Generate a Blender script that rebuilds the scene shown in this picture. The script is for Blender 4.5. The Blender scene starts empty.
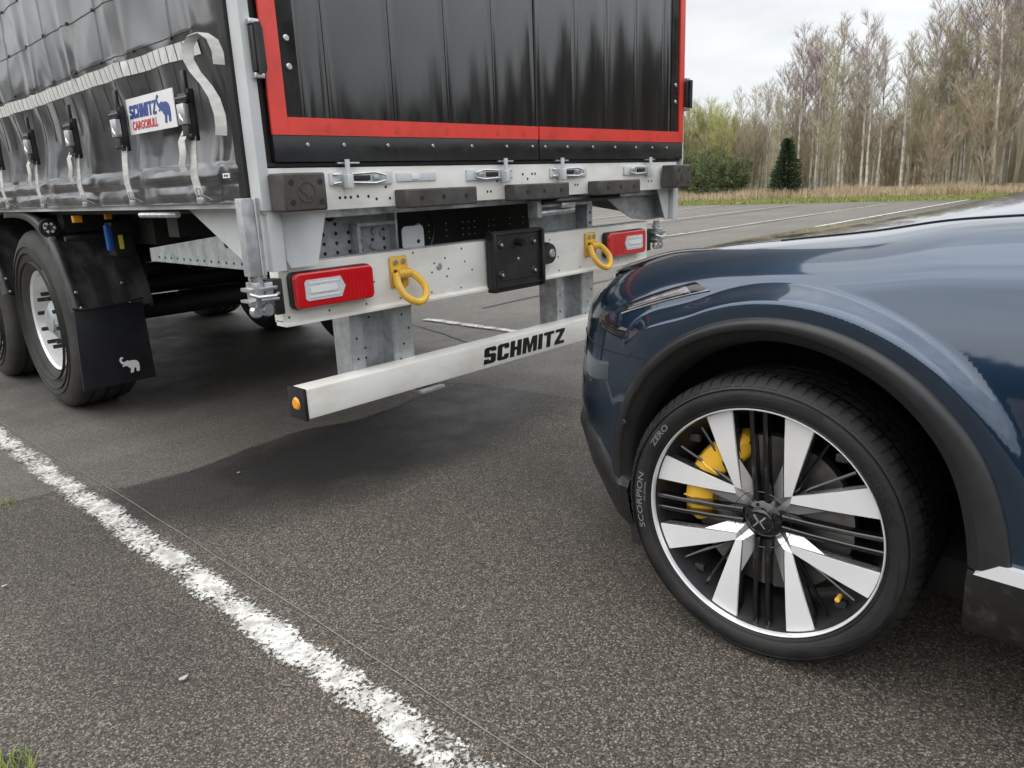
import bpy, bmesh, math, random
import numpy as np
from mathutils import Vector, Matrix, Euler, noise
from mathutils.bvhtree import BVHTree
random.seed(7)
PI = math.pi
scn = bpy.context.scene
COL = scn.collection

# ------------------------------------------------------------------ camera
YAW, PITCH, ROLL, FPX = 0.812058, 0.263980, 0.041679, 742.999
CAM_LOC = (-1.22318, -2.21984, 1.21026)
cam_data = bpy.data.cameras.new("camera")
cam = bpy.data.objects.new("camera", cam_data); COL.objects.link(cam); scn.camera = cam
_f = Vector((math.sin(YAW)*math.cos(PITCH), math.cos(YAW)*math.cos(PITCH), -math.sin(PITCH)))
_r = Vector((math.cos(YAW), -math.sin(YAW), 0)); _d = _f.cross(_r)
_r2 = math.cos(ROLL)*_r + math.sin(ROLL)*_d; _d2 = -math.sin(ROLL)*_r + math.cos(ROLL)*_d
M = Matrix((( _r2.x, -_d2.x, -_f.x, CAM_LOC[0]), (_r2.y, -_d2.y, -_f.y, CAM_LOC[1]), (_r2.z, -_d2.z, -_f.z, CAM_LOC[2]), (0, 0, 0, 1)))
cam.matrix_world = M
cam_data.sensor_width = 36; cam_data.lens = FPX/1024*36
cam_data.clip_start = .05; cam_data.clip_end = 3000
scn.render.resolution_x = 1024; scn.render.resolution_y = 768
scn.view_settings.view_transform = 'Standard'; scn.view_settings.look = 'None'
scn.view_settings.exposure = 0.95; scn.view_settings.gamma = 1

# ------------------------------------------------------------------ sky (overcast) and sun
SUN_EL, SUN_AZ = math.radians(48), math.radians(-60)
world = bpy.data.worlds.new("World"); scn.world = world; world.use_nodes = True
nt = world.node_tree; nt.nodes.clear()
def N(t, ty, **kw):
    n = t.nodes.new(ty)
    for k, v in kw.items(): setattr(n, k, v)
    return n
out = N(nt, 'ShaderNodeOutputWorld'); bg = N(nt, 'ShaderNodeBackground')
sky = N(nt, 'ShaderNodeTexSky', sky_type='NISHITA', sun_disc=False); sky.sun_elevation = SUN_EL; sky.sun_rotation = SUN_AZ
geo = N(nt, 'ShaderNodeTexCoord')
sep = N(nt, 'ShaderNodeSeparateXYZ'); nt.links.new(geo.outputs['Generated'], sep.inputs[0])
# cloud layer: brighter towards the zenith as a real overcast sky, mottled by noise on the dome
zr = N(nt, 'ShaderNodeMapRange'); zr.inputs[1].default_value = 0; zr.inputs[2].default_value = 1
zr.inputs[3].default_value = 5.2; zr.inputs[4].default_value = 17.0
nt.links.new(sep.outputs[2], zr.inputs[0])
mp = N(nt, 'ShaderNodeMapping'); mp.inputs['Scale'].default_value = (1.0, 1.0, 3.2)
nt.links.new(geo.outputs['Generated'], mp.inputs[0])
cn = N(nt, 'ShaderNodeTexNoise'); cn.inputs['Scale'].default_value = 2.6; cn.inputs['Detail'].default_value = 5; cn.inputs['Roughness'].default_value = .5
nt.links.new(mp.outputs[0], cn.inputs['Vector'])
cr = N(nt, 'ShaderNodeMapRange'); cr.inputs[1].default_value = .34; cr.inputs[2].default_value = .62
cr.inputs[3].default_value = .74; cr.inputs[4].default_value = 1.06; nt.links.new(cn.outputs['Fac'], cr.inputs[0])
mul = N(nt, 'ShaderNodeMath', operation='MULTIPLY'); nt.links.new(zr.outputs[0], mul.inputs[0]); nt.links.new(cr.outputs[0], mul.inputs[1])
comb = N(nt, 'ShaderNodeVectorMath', operation='SCALE'); comb.inputs[0].default_value = (.985, 1.0, 1.01)
nt.links.new(mul.outputs[0], comb.inputs['Scale'])
mixw = N(nt, 'ShaderNodeMix', data_type='RGBA'); mixw.inputs['Factor'].default_value = .9
nt.links.new(sky.outputs[0], mixw.inputs['A']); nt.links.new(comb.outputs[0], mixw.inputs['B'])
bg.inputs['Strength'].default_value = .085
nt.links.new(mixw.outputs['Result'], bg.inputs['Color']); nt.links.new(bg.outputs[0], out.inputs[0])
sd = bpy.data.lights.new("sun", 'SUN'); sd.energy = .7; sd.angle = math.radians(85); sd.color = (1, .97, .93)
so = bpy.data.objects.new("sun", sd); COL.objects.link(so)
_s = Vector((math.sin(SUN_AZ)*math.cos(SUN_EL), math.cos(SUN_AZ)*math.cos(SUN_EL), math.sin(SUN_EL)))
so.rotation_euler = _s.to_track_quat('Z', 'Y').to_euler(); so.location = (0, 0, 30)

# ------------------------------------------------------------------ materials
MATS = {}
def mat(name, c1, c2=None, rough=.5, metal=0., nscale=6., nmin=.35, nmax=.65, stretch=(1, 1, 1), bump=0., bscale=60., bdist=.002,
        rough2=None, coat=0., spec=.5, trans=0., emit=0., vor=False, coatr=.03, detail=6):
    m = bpy.data.materials.new(name); m.use_nodes = True; t = m.node_tree; b = t.nodes['Principled BSDF']
    b.inputs['Metallic'].default_value = metal; b.inputs['Roughness'].default_value = rough
    b.inputs['Specular IOR Level'].default_value = spec
    b.inputs['Coat Weight'].default_value = coat; b.inputs['Coat Roughness'].default_value = coatr
    b.inputs['Transmission Weight'].default_value = trans
    b.inputs['Base Color'].default_value = (*c1, 1)
    tc = N(t, 'ShaderNodeTexCoord'); mpn = N(t, 'ShaderNodeMapping'); mpn.inputs['Scale'].default_value = stretch
    t.links.new(tc.outputs['Object'], mpn.inputs[0])
    if c2 is not None:
        if vor:
            nz = N(t, 'ShaderNodeTexVoronoi'); nz.inputs['Scale'].default_value = nscale; o = nz.outputs['Color']
            bw = N(t, 'ShaderNodeSeparateColor'); t.links.new(o, bw.inputs[0]); o = bw.outputs[0]
        else:
            nz = N(t, 'ShaderNodeTexNoise'); nz.inputs['Scale'].default_value = nscale; nz.inputs['Detail'].default_value = detail
            nz.inputs['Roughness'].default_value = .62; o = nz.outputs['Fac']
        t.links.new(mpn.outputs[0], nz.inputs['Vector'])
        r = N(t, 'ShaderNodeMapRange'); r.inputs[1].default_value = nmin; r.inputs[2].default_value = nmax; t.links.new(o, r.inputs[0])
        x = N(t, 'ShaderNodeMix', data_type='RGBA'); x.inputs['A'].default_value = (*c1, 1); x.inputs['B'].default_value = (*c2, 1)
        t.links.new(r.outputs[0], x.inputs['Factor']); t.links.new(x.outputs['Result'], b.inputs['Base Color'])
        if rough2 is not None:
            rr = N(t, 'ShaderNodeMapRange'); rr.inputs[3].default_value = rough; rr.inputs[4].default_value = rough2
            t.links.new(r.outputs[0], rr.inputs[0]); t.links.new(rr.outputs[0], b.inputs['Roughness'])
    if bump:
        n2 = N(t, 'ShaderNodeTexNoise'); n2.inputs['Scale'].default_value = bscale; n2.inputs['Detail'].default_value = 4
        t.links.new(mpn.outputs[0], n2.inputs['Vector'])
        bp = N(t, 'ShaderNodeBump'); bp.inputs['Strength'].default_value = bump; bp.inputs['Distance'].default_value = bdist
        t.links.new(n2.outputs['Fac'], bp.inputs['Height']); t.links.new(bp.outputs[0], b.inputs['Normal'])
    if emit:
        b.inputs['Emission Color'].default_value = (*c1, 1); b.inputs['Emission Strength'].default_value = emit
    MATS[name] = m; return m
mat('galvanised', (.58, .60, .61), (.38, .40, .41), rough=.42, metal=.75, nscale=22, bump=.12, bscale=40, rough2=.6)
mat('galvanised_dull', (.44, .46, .465), (.28, .30, .305), rough=.55, metal=.45, nscale=18, bump=.2, bscale=60, rough2=.7)
mat('white_paint', (.80, .79, .75), (.60, .575, .52), rough=.38, nscale=4, nmin=.45, nmax=.78, stretch=(1, 1, 2.2), detail=9, bump=.05, bscale=30, rough2=.5)
mat('grey_paint', (.62, .64, .65), (.50, .52, .53), rough=.4, nscale=7, nmin=.4, nmax=.8, bump=.05, bscale=50)
mat('zinc', (.66, .67, .68), (.42, .43, .44), rough=.3, metal=.8, nscale=30)
mat('black_plastic', (.011, .011, .012), (.032, .031, .030), rough=.42, nscale=9, nmin=.45, nmax=.8, bump=.25, bscale=180, bdist=.001, rough2=.6)
mat('joint_stone', (.24, .22, .20), (.14, .13, .12), rough=.8, nscale=40)
mat('mudguard_plastic', (.026, .026, .027), (.13, .125, .115), rough=.34, nscale=5, nmin=.42, nmax=.8, stretch=(2, 2, .5), bump=.2, bscale=90, bdist=.001, rough2=.6)
mat('buffer_rubber', (.040, .036, .033), (.075, .069, .064), rough=.62, nscale=14, bump=.35, bscale=150, bdist=.001)
mat('rubber', (.007, .007, .008), (.018, .017, .016), rough=.5, nscale=12, bump=.3, bscale=120, bdist=.001, rough2=.65)
mat('truck_tyre', (.024, .023, .022), (.048, .046, .042), rough=.72, nscale=7, bump=.35, bscale=100, bdist=.001)
mat('black_paint', (.012, .012, .013), (.02, .02, .02), rough=.16, nscale=8, bump=.03, bscale=20, rough2=.3)
mat('chassis_black', (.006, .006, .006), (.014, .013, .012), rough=.6, nscale=6)
mat('flap_rubber', (.008, .009, .014), (.014, .015, .02), rough=.38, nscale=10, bump=.15, bscale=40)
mat('red_tape', (.74, .055, .04), (.50, .04, .03), rough=.3, nscale=9, nmin=.45, nmax=.8, bump=.06, bscale=300, spec=.6)
mat('red_lens', (.62, .012, .018), (.5, .01, .014), rough=.08, nscale=4, coat=.8, bump=.12, bscale=150, bdist=.0006)
mat('tape_dark', (.60, .05, .035), rough=.35)
mat('clear_lens', (.72, .73, .75), (.5, .52, .55), rough=.12, nscale=60, coat=.8, stretch=(1, 1, 5))
mat('yellow_paint', (.78, .47, .055), (.60, .34, .04), rough=.42, nscale=16, nmin=.45, nmax=.8, bump=.15, bscale=90)
mat('orange_reflector', (.92, .40, .04), (.8, .3, .03), rough=.25, nscale=30)
mat('white_tape', (.80, .80, .77), (.62, .62, .60), rough=.35, nscale=20, bump=.06, bscale=400)
mat('strap_webbing', (.62, .62, .60), (.42, .41, .39), rough=.7, nscale=10, stretch=(1, 1, 4), bump=.4, bscale=300, bdist=.001)
mat('sign_white', (.80, .80, .80), (.72, .72, .72), rough=.35, nscale=5)
mat('print_blue', (.03, .06, .25), rough=.4); mat('print_red', (.55, .04, .05), rough=.4)
mat('print_black', (.01, .01, .01), rough=.4); mat('print_white', (.8, .8, .8), rough=.5)
mat('blue_plastic', (.02, .10, .42), rough=.35); mat('yellow_tag', (.85, .78, .12), rough=.5)
mat('rim_silver', (.84, .84, .83), (.68, .68, .67), rough=.30, metal=.5, nscale=7, rough2=.4)
mat('machined', (.90, .90, .905), (.82, .82, .83), rough=.38, metal=.35, nscale=3, stretch=(1, 1, 1))
mat('gloss_black', (.006, .006, .007), rough=.09, coat=.5)
mat('barrel', (.05, .05, .053), (.10, .10, .105), rough=.3, metal=.7, nscale=8)
mat('brake_disc', (.30, .29, .28), (.18, .17, .16), rough=.4, metal=.9, nscale=12)
mat('caliper_gold', (.86, .50, .04), (.72, .40, .03), rough=.3, nscale=8, coat=.4)
mat('cladding', (.015, .016, .017), (.023, .023, .024), rough=.36, nscale=14, nmin=.45, nmax=.8, bump=.12, bscale=300, bdist=.0006, rough2=.55)
mat('liner', (.006, .006, .006), (.012, .012, .011), rough=.85, nscale=8, bump=.5, bscale=60)
mat('glass_dark', (.008, .009, .010), rough=.03, coat=1., spec=.8)
mat('lamp_strip', (.34, .33, .34), (.25, .24, .25), rough=.25)
mat('trough_black', (.006, .006, .007), (.012, .012, .012), rough=.6, nscale=20, spec=.2)
mat('machined_root', (.86, .86, .87), (.74, .74, .75), rough=.28, metal=.85, nscale=6)
mat('chrome', (.82, .83, .85), rough=.12, metal=1.)
mat('tyre_print', (.16, .16, .16), rough=.6)
mat('tyre_gloss', (.02, .02, .022), rough=.28)
mat('sill_dirty', (.010, .010, .010), (.034, .031, .027), rough=.4, nscale=26, nmin=.52, nmax=.75, stretch=(1, 1, 1), bump=.2, bscale=80, rough2=.8)
mat('trim_silver', (.78, .79, .80), rough=.35, metal=.3)
mat('lamp_glass', (.05, .05, .056), (.16, .15, .16), rough=.08, nscale=45, coat=1., metal=.5)

# car paint: deep metallic navy under clear coat, light road film
m = mat('navy_paint', (.003, .023, .056), (.004, .027, .063), rough=.26, metal=.7, nscale=3, coat=1., coatr=.045, spec=.5)
m.node_tree.nodes['Principled BSDF'].inputs['Coat IOR'].default_value = 1.7

# curtain PVC
m = mat('curtain_pvc', (.030, .031, .033), (.018, .018, .020), rough=.30, nscale=3, nmin=.35, nmax=.7, bump=.04, bscale=14, bdist=.004, rough2=.38, spec=.9, coat=.5, coatr=.13)
mat('seam_pvc', (.10, .10, .102), rough=.45)

# door panels: glossy dark laminate, vertically streaked by road film
m = mat('door_laminate', (.010, .010, .011), (.018, .018, .019), rough=.08, nscale=9, stretch=(3, 3, .25), nmin=.4, nmax=.7, rough2=.2, coat=.6, coatr=.10, spec=.75)
t = m.node_tree; b = t.nodes['Principled BSDF']
tc = N(t, 'ShaderNodeTexCoord'); mpn = N(t, 'ShaderNodeMapping'); mpn.inputs['Scale'].default_value = (26, 1, .7)
t.links.new(tc.outputs['Object'], mpn.inputs[0]); n2 = N(t, 'ShaderNodeTexNoise'); n2.inputs['Scale'].default_value = 1.6; n2.inputs['Detail'].default_value = 3
t.links.new(mpn.outputs[0], n2.inputs['Vector']); bp = N(t, 'ShaderNodeBump'); bp.inputs['Strength'].default_value = .04; bp.inputs['Distance'].default_value = .003
t.links.new(n2.outputs['Fac'], bp.inputs['Height']); t.links.new(bp.outputs[0], b.inputs['Normal']); t.links.new(bp.outputs[0], b.inputs['Coat Normal'])

# vegetation
mat('birch_bark', (.62, .59, .52), (.28, .25, .20), rough=.85, nscale=5, stretch=(1, 1, .6), nmin=.46, nmax=.62)
mat('grey_bark', (.38, .35, .29), (.22, .20, .16), rough=.9, nscale=6)
mat('twig_purple', (.37, .295, .28), (.26, .205, .19), rough=.9, nscale=2)
mat('twig_olive', (.50, .46, .31), (.36, .33, .22), rough=.9, nscale=2)
mat('twig_tan', (.46, .375, .265), (.34, .27, .19), rough=.9, nscale=2)
mat('twig_yellow', (.46, .45, .19), (.32, .32, .14), rough=.9, nscale=2)
mat('twig_grey', (.46, .41, .35), (.33, .29, .245), rough=.9, nscale=2)
mat('needle_green', (.030, .055, .025), (.060, .090, .035), rough=.8, nscale=6)
mat('shrub_green', (.085, .12, .05), (.15, .17, .075), rough=.8, nscale=3)
mat('reed_tan', (.52, .42, .27), (.36, .28, .18), rough=.9, nscale=2)
mat('grass_green', (.16, .22, .05), (.28, .28, .10), rough=.9, nscale=3)
mat('wood_dark', (.055, .05, .04), (.09, .08, .06), rough=.95, nscale=.3)

# asphalt: exposed aggregate, wear, damp patches and painted shade under the trailer
def asphalt(name, base, dark, stone, aggr_scale, damp_shade=None, rough=(.82, .6), bumpd=.004, wear=1.0, stone_amt=.35):
    m = bpy.data.materials.new(name); m.use_nodes = True; t = m.node_tree; b = t.nodes['Principled BSDF']; L = t.links.new
    tc = N(t, 'ShaderNodeTexCoord')
    def noise_(s, det=5, ro=.6, st=None):
        n = N(t, 'ShaderNodeTexNoise'); n.inputs['Scale'].default_value = s; n.inputs['Detail'].default_value = det; n.inputs['Roughness'].default_value = ro
        if st:
            q = N(t, 'ShaderNodeMapping'); q.inputs['Scale'].default_value = st; L(tc.outputs['Object'], q.inputs[0]); L(q.outputs[0], n.inputs['Vector'])
        else: L(tc.outputs['Object'], n.inputs['Vector'])
        return n.outputs['Fac']
    def rng(o, a, c, lo=0, hi=1):
        r = N(t, 'ShaderNodeMapRange'); r.inputs[1].default_value = a; r.inputs[2].default_value = c; r.inputs[3].default_value = lo; r.inputs[4].default_value = hi
        L(o, r.inputs[0]); return r.outputs[0]
    def mixc(f, a, c):
        x = N(t, 'ShaderNodeMix', data_type='RGBA'); L(f, x.inputs['Factor'])
        for k, v in (('A', a), ('B', c)):
            if isinstance(v, tuple): x.inputs[k].default_value = (*v, 1)
            else: L(v, x.inputs[k])
        return x.outputs['Result']
    def mth(op, a, c):
        x = N(t, 'ShaderNodeMath', operation=op)
        for i, v in enumerate((a, c)):
            if isinstance(v, (int, float)): x.inputs[i].default_value = v
            else: L(v, x.inputs[i])
        return x.outputs[0]
    v = N(t, 'ShaderNodeTexVoronoi'); v.inputs['Scale'].default_value = aggr_scale; L(tc.outputs['Object'], v.inputs['Vector'])
    v2 = N(t, 'ShaderNodeTexVoronoi'); v2.inputs['Scale'].default_value = aggr_scale*2.1; L(tc.outputs['Object'], v2.inputs['Vector'])
    sc = N(t, 'ShaderNodeSeparateColor'); L(v.outputs['Color'], sc.inputs[0]); sc2 = N(t, 'ShaderNodeSeparateColor'); L(v2.outputs['Color'], sc2.inputs[0])
    big = noise_(.55, 6); mid = noise_(3.5, 6, .65); fine = noise_(140, 3); band = noise_(1.0, 4, .6, (.07, 1.3, 1))
    col = mixc(rng(mid, .3, .7), base, dark)
    col = mixc(rng(big, .35, .68, 0, .75*wear), col, tuple(x*1.5 for x in base))
    col = mixc(rng(band, .42, .62, 0, .5), col, tuple(x*.62 for x in dark))
    s1 = mth('POWER', sc.outputs[0], 3.2); s2 = mth('POWER', sc2.outputs[1], 2.4)
    col = mixc(mth('MULTIPLY', s1, stone_amt), col, stone)
    col = mixc(mth('MULTIPLY', s2, stone_amt*.55), col, tuple(x*.8 for x in stone))
    dk = mth('MULTIPLY', rng(sc.outputs[1], .62, 1), stone_amt*.9)
    col = mixc(dk, col, tuple(x*.30 for x in dark))
    pit = mth('MULTIPLY', rng(v.outputs['Distance'], .42, .75), .5)
    col = mixc(pit, col, tuple(x*.35 for x in dark))
    rgh = rng(mid, .3, .7, rough[0], rough[1])
    if damp_shade:
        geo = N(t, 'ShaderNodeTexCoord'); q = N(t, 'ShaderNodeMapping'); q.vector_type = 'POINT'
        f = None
        for (cx, cy, rx, ry, amt) in damp_shade:
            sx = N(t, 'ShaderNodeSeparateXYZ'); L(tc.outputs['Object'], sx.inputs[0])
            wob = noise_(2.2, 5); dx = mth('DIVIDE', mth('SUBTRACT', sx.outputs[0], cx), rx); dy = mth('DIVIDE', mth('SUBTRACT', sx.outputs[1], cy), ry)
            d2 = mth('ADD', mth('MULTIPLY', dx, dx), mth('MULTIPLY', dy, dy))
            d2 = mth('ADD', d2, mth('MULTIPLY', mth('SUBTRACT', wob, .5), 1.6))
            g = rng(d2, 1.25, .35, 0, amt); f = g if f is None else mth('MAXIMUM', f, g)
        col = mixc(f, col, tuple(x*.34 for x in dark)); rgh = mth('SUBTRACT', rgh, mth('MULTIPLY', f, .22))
    L(col, b.inputs['Base Color']); L(rgh, b.inputs['Roughness'])
    h = mth('ADD', mth('MULTIPLY', rng(v.outputs['Distance'], 0, .7, 1, 0), .7), mth('ADD', mth('MULTIPLY', rng(v2.outputs['Distance'], 0, .7, 1, 0), .6), mth('MULTIPLY', fine, .35)))
    h = mth('ADD', h, mth('MULTIPLY', sc.outputs[2], .5))
    bp = N(t, 'ShaderNodeBump'); bp.inputs['Strength'].default_value = .7; bp.inputs['Distance'].default_value = bumpd
    L(h, bp.inputs['Height']); L(bp.outputs[0], b.inputs['Normal']); MATS[name] = m; return m
asphalt('asphalt_old', (.118, .106, .090), (.070, .062, .052), (.42, .39, .34), 190, damp_shade=[(1.5, 3.4, 1.9, 1.5, .7), (3.3, .95, .9, .22, .55)], bumpd=.0025, stone_amt=.45)  # first dark ellipse is under-trailer shade painted into the colour
asphalt('asphalt_coarse', (.047, .037, .029), (.024, .0182, .014), (.40, .35, .285), 215, damp_shade=[(.85, .70, 1.2, .58, 1.0), (.15, .78, .60, .42, .8), (-.62, .5, .25, 1.3, .3), (1.2, -.9, .5, 1.2, .3)], bumpd=.004, stone_amt=.85)
asphalt('asphalt_mossy', (.10, .095, .066), (.07, .068, .045), (.22, .22, .17), 60, bumpd=.004)
# worn road paint with holes is done with the shader's alpha, its thickness is real
def paintmat():
    m = bpy.data.materials.new('road_paint'); m.use_nodes = True; t = m.node_tree; b = t.nodes['Principled BSDF']; L = t.links.new
    tc = N(t, 'ShaderNodeTexCoord'); n = N(t, 'ShaderNodeTexNoise'); n.inputs['Scale'].default_value = 75; n.inputs['Detail'].default_value = 9; n.inputs['Roughness'].default_value = .82
    L(tc.outputs['Object'], n.inputs['Vector'])
    uv = N(t, 'ShaderNodeAttribute'); uv.attribute_name = 'edge'; uv.attribute_type = 'GEOMETRY'
    nl = N(t, 'ShaderNodeTexNoise'); nl.inputs['Scale'].default_value = 7; nl.inputs['Detail'].default_value = 4; L(tc.outputs['Object'], nl.inputs['Vector'])
    lo = N(t, 'ShaderNodeMath', operation='MULTIPLY_ADD'); L(nl.outputs['Fac'], lo.inputs[0]); lo.inputs[1].default_value = .34; lo.inputs[2].default_value = -.17
    a0 = N(t, 'ShaderNodeMath', operation='ADD'); L(n.outputs['Fac'], a0.inputs[0]); L(lo.outputs[0], a0.inputs[1])
    a = N(t, 'ShaderNodeMath', operation='ADD'); L(a0.outputs[0], a.inputs[0]); L(uv.outputs['Fac'], a.inputs[1])
    r = N(t, 'ShaderNodeMapRange'); r.inputs[1].default_value = .56; r.inputs[2].default_value = .60; L(a.outputs[0], r.inputs[0]); L(r.outputs[0], b.inputs['Alpha'])
    n3 = N(t, 'ShaderNodeTexNoise'); n3.inputs['Scale'].default_value = 30; n3.inputs['Detail'].default_value = 5; L(tc.outputs['Object'], n3.inputs['Vector'])
    x = N(t, 'ShaderNodeMix', data_type='RGBA'); x.inputs['A'].default_value = (.40, .38, .35, 1); x.inputs['B'].default_value = (.70, .69, .655, 1)
    r3 = N(t, 'ShaderNodeMapRange'); r3.inputs[1].default_value = .36; r3.inputs[2].default_value = .60; L(n3.outputs['Fac'], r3.inputs[0]); L(r3.outputs[0], x.inputs['Factor'])
    L(x.outputs['Result'], b.inputs['Base Color']); b.inputs['Roughness'].default_value = .7
    bp = N(t, 'ShaderNodeBump'); bp.inputs['Strength'].default_value = .8; bp.inputs['Distance'].default_value = .003
    L(n.outputs['Fac'], bp.inputs['Height']); L(bp.outputs[0], b.inputs['Normal']); MATS['road_paint'] = m
paintmat()

# ------------------------------------------------------------------ mesh helpers
WL = {}
def wloc(p): return WL.get(p.name, Vector((0, 0, 0))) if p is not None else Vector((0, 0, 0))
class MB:
    """collects shapes in the coordinates of their thing; build() links them as ONE mesh object"""
    def __init__(s): s.v = []; s.f = []
    def add(s, v, f):
        n = len(s.v); s.v += [tuple(p) for p in v]; s.f += [tuple(i+n for i in q) for q in f]; return s
    def box(s, x0, x1, y0, y1, z0, z1, b=0., M=None):
        bm = bmesh.new(); bmesh.ops.create_cube(bm, size=1)
        bmesh.ops.scale(bm, vec=(abs(x1-x0), abs(y1-y0), abs(z1-z0)), verts=bm.verts)
        if b: bmesh.ops.bevel(bm, geom=list(bm.edges), offset=b, segments=2, profile=.6, affect='EDGES')
        c = Vector(((x0+x1)/2, (y0+y1)/2, (z0+z1)/2))
        vs = [(M @ v.co if M else v.co)+c for v in bm.verts]; bm.verts.index_update()
        s.add(vs, [[v.index for v in f.verts] for f in bm.faces]); bm.free(); return s
    def tube(s, path, r, n=8, cap=True, closed=False):
        P_ = [Vector(p) for p in path]; m = len(P_); R = r if isinstance(r, (list, tuple)) else [r]*m
        vs = []; up = None
        for i, p in enumerate(P_):
            a = P_[(i-1) % m] if (i or closed) else P_[0]; c = P_[(i+1) % m] if (i < m-1 or closed) else P_[-1]
            d = (c-a).normalized()
            if up is None: up = d.cross(Vector((0, 0, 1))) if abs(d.z) < .9 else d.cross(Vector((1, 0, 0)))
            else: up = up-d*up.dot(d)
            up.normalize(); w = d.cross(up)
            for k in range(n): a_ = 2*PI*k/n; vs.append(p+R[i]*(math.cos(a_)*up+math.sin(a_)*w))
        fs = []
        for i in range(m if closed else m-1):
            j = (i+1) % m
            for k in range(n): fs.append((i*n+k, i*n+(k+1) % n, j*n+(k+1) % n, j*n+k))
        if cap and not closed: fs += [tuple(range(n))[::-1], tuple((m-1)*n+k for k in range(n))]
        return s.add(vs, fs)
    def ribbon(s, path, w, t, side):
        """flat strap along path, width w along 'side' vector, thickness t"""
        P_ = [Vector(p) for p in path]; sd = Vector(side).normalized(); vs = []; m = len(P_)
        for i, p in enumerate(P_):
            d = (P_[min(i+1, m-1)]-P_[max(i-1, 0)]).normalized(); nn = d.cross(sd).normalized()
            for a, c in ((-1, -1), (1, -1), (1, 1), (-1, 1)): vs.append(p+sd*a*w/2+nn*c*t/2)
        fs = [(i*4+k, i*4+(k+1) % 4, i*4+4+(k+1) % 4, i*4+4+k) for i in range(m-1) for k in range(4)]
        return s.add(vs, fs+[(3, 2, 1, 0), tuple((m-1)*4+k for k in range(4))])
    def lathe(s, prof, c, ax=0, n=48, a0=0., a1=2*PI, cap=False):
        """prof: (offset along axis, radius). ax 0 = X axis, 1 = Y, 2 = Z"""
        full = abs(a1-a0-2*PI) < 1e-6; vs = []; m = n if full else n+1
        for k in range(m):
            a = a0+(a1-a0)*k/n; ca, sa = math.cos(a), math.sin(a)
            for o, r in prof:
                p = [(o, r*ca, r*sa), (r*sa, o, r*ca), (r*ca, r*sa, o)][ax]; vs.append((p[0]+c[0], p[1]+c[1], p[2]+c[2]))
        q = len(prof); fs = []
        for k in range(n):
            j = (k+1) % m
            for i in range(q-1): fs.append((k*q+i, j*q+i, j*q+i+1, k*q+i+1))
        return s.add(vs, fs)
    def disc(s, c, r, h, ax=1, n=14, sgn=-1, bev=.25):
        e = r*bev; return s.lathe([(0, r), (sgn*(h-e), r), (sgn*h, r-e), (sgn*h, 0)], c, ax, n)
    def prism(s, poly, d0, d1, plane='xz', M=None):
        """extrude a 2D outline; plane 'xz' extrudes along y, 'yz' along x, 'xy' along z"""
        f = {'xz': lambda a, c, d: (a, d, c), 'yz': lambda a, c, d: (d, a, c), 'xy': lambda a, c, d: (a, c, d)}[plane]
        n = len(poly); vs = [f(a, c, d0) for a, c in poly]+[f(a, c, d1) for a, c in poly]
        if M: vs = [M @ Vector(v) for v in vs]
        fs = [(i, (i+1) % n, n+(i+1) % n, n+i) for i in range(n)]+[tuple(range(n))[::-1], tuple(range(n, 2*n))]
        return s.add(vs, fs)
    def grid(s, G, wrapv=False):
        a, c = len(G), len(G[0]); vs = [p for r in G for p in r]; fs = []
        for i in range(a-1):
            for j in range(c if wrapv else c-1):
                k = (j+1) % c; fs.append((i*c+j, i*c+k, (i+1)*c+k, (i+1)*c+j))
        return s.add(vs, fs)
    def mesh(s, name, org=(0, 0, 0), smooth=35, recalc=True):
        me = bpy.data.meshes.new(name); o = Vector(org)
        me.from_pydata([tuple(Vector(p)-o) for p in s.v], [], s.f)
        if recalc:
            bm = bmesh.new(); bm.from_mesh(me); bmesh.ops.remove_doubles(bm, verts=bm.verts, dist=1e-5); bmesh.ops.recalc_face_normals(bm, faces=bm.faces); bm.to_mesh(me); bm.free()
        if smooth:
            me.polygons.foreach_set('use_smooth', [True]*len(me.polygons))
            me.set_sharp_from_angle(angle=math.radians(smooth))
        return me
    def build(s, name, m, parent=None, loc=None, kind=None, smooth=35, recalc=True):
        """loc = the object's own origin in the coordinates of its thing"""
        pw = wloc(parent); l = Vector(loc) if loc is not None else pw.copy()
        me = s.mesh(name, l, smooth, recalc); me.materials.append(MATS[m])
        o = bpy.data.objects.new(name, me); COL.objects.link(o); o.parent = parent; o.location = l-pw; WL[o.name] = l
        if kind: o['kind'] = kind
        return o
def thing(name, label, cat, loc=(0, 0, 0), rz=0., group=None, org=(0, 0, 0)):
    """Empty at the thing's base; org = where that base lies in the builder's coordinates"""
    o = bpy.data.objects.new(name, None); COL.objects.link(o); o.location = loc; o.rotation_euler = (0, 0, rz)
    o.empty_display_size = .2; WL[o.name] = Vector(org); o['label'] = label; o['category'] = cat
    if group: o['group'] = group
    return o
def tag(o, label, cat, group=None):
    o['label'] = label; o['category'] = cat
    if group: o['group'] = group
    return o
def structure(o): o['kind'] = 'structure'; return o
def copy_tree(o, parent=None):
    c = o.copy(); COL.objects.link(c); c.parent = parent; WL[c.name] = WL.get(o.name, Vector((0, 0, 0)))
    for ch in list(o.children): copy_tree(ch, c)
    return c
def copy_part(o, parent, d, names=None):
    """copy a part (and its sub-parts), moved by d"""
    c = copy_tree(o, parent); c.location = Vector(o.location)+Vector(d); WL[c.name] = WL[o.name]+Vector(d); return c
def pl(x, tab):
    if x <= tab[0][0]: return tab[0][1]
    for (a, p), (c, q) in zip(tab, tab[1:]):
        if x <= c: return p+(q-p)*(x-a)/(c-a)
    return tab[-1][1]
def sm(x): x = min(1, max(0, x)); return x*x*(3-2*x)
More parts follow.
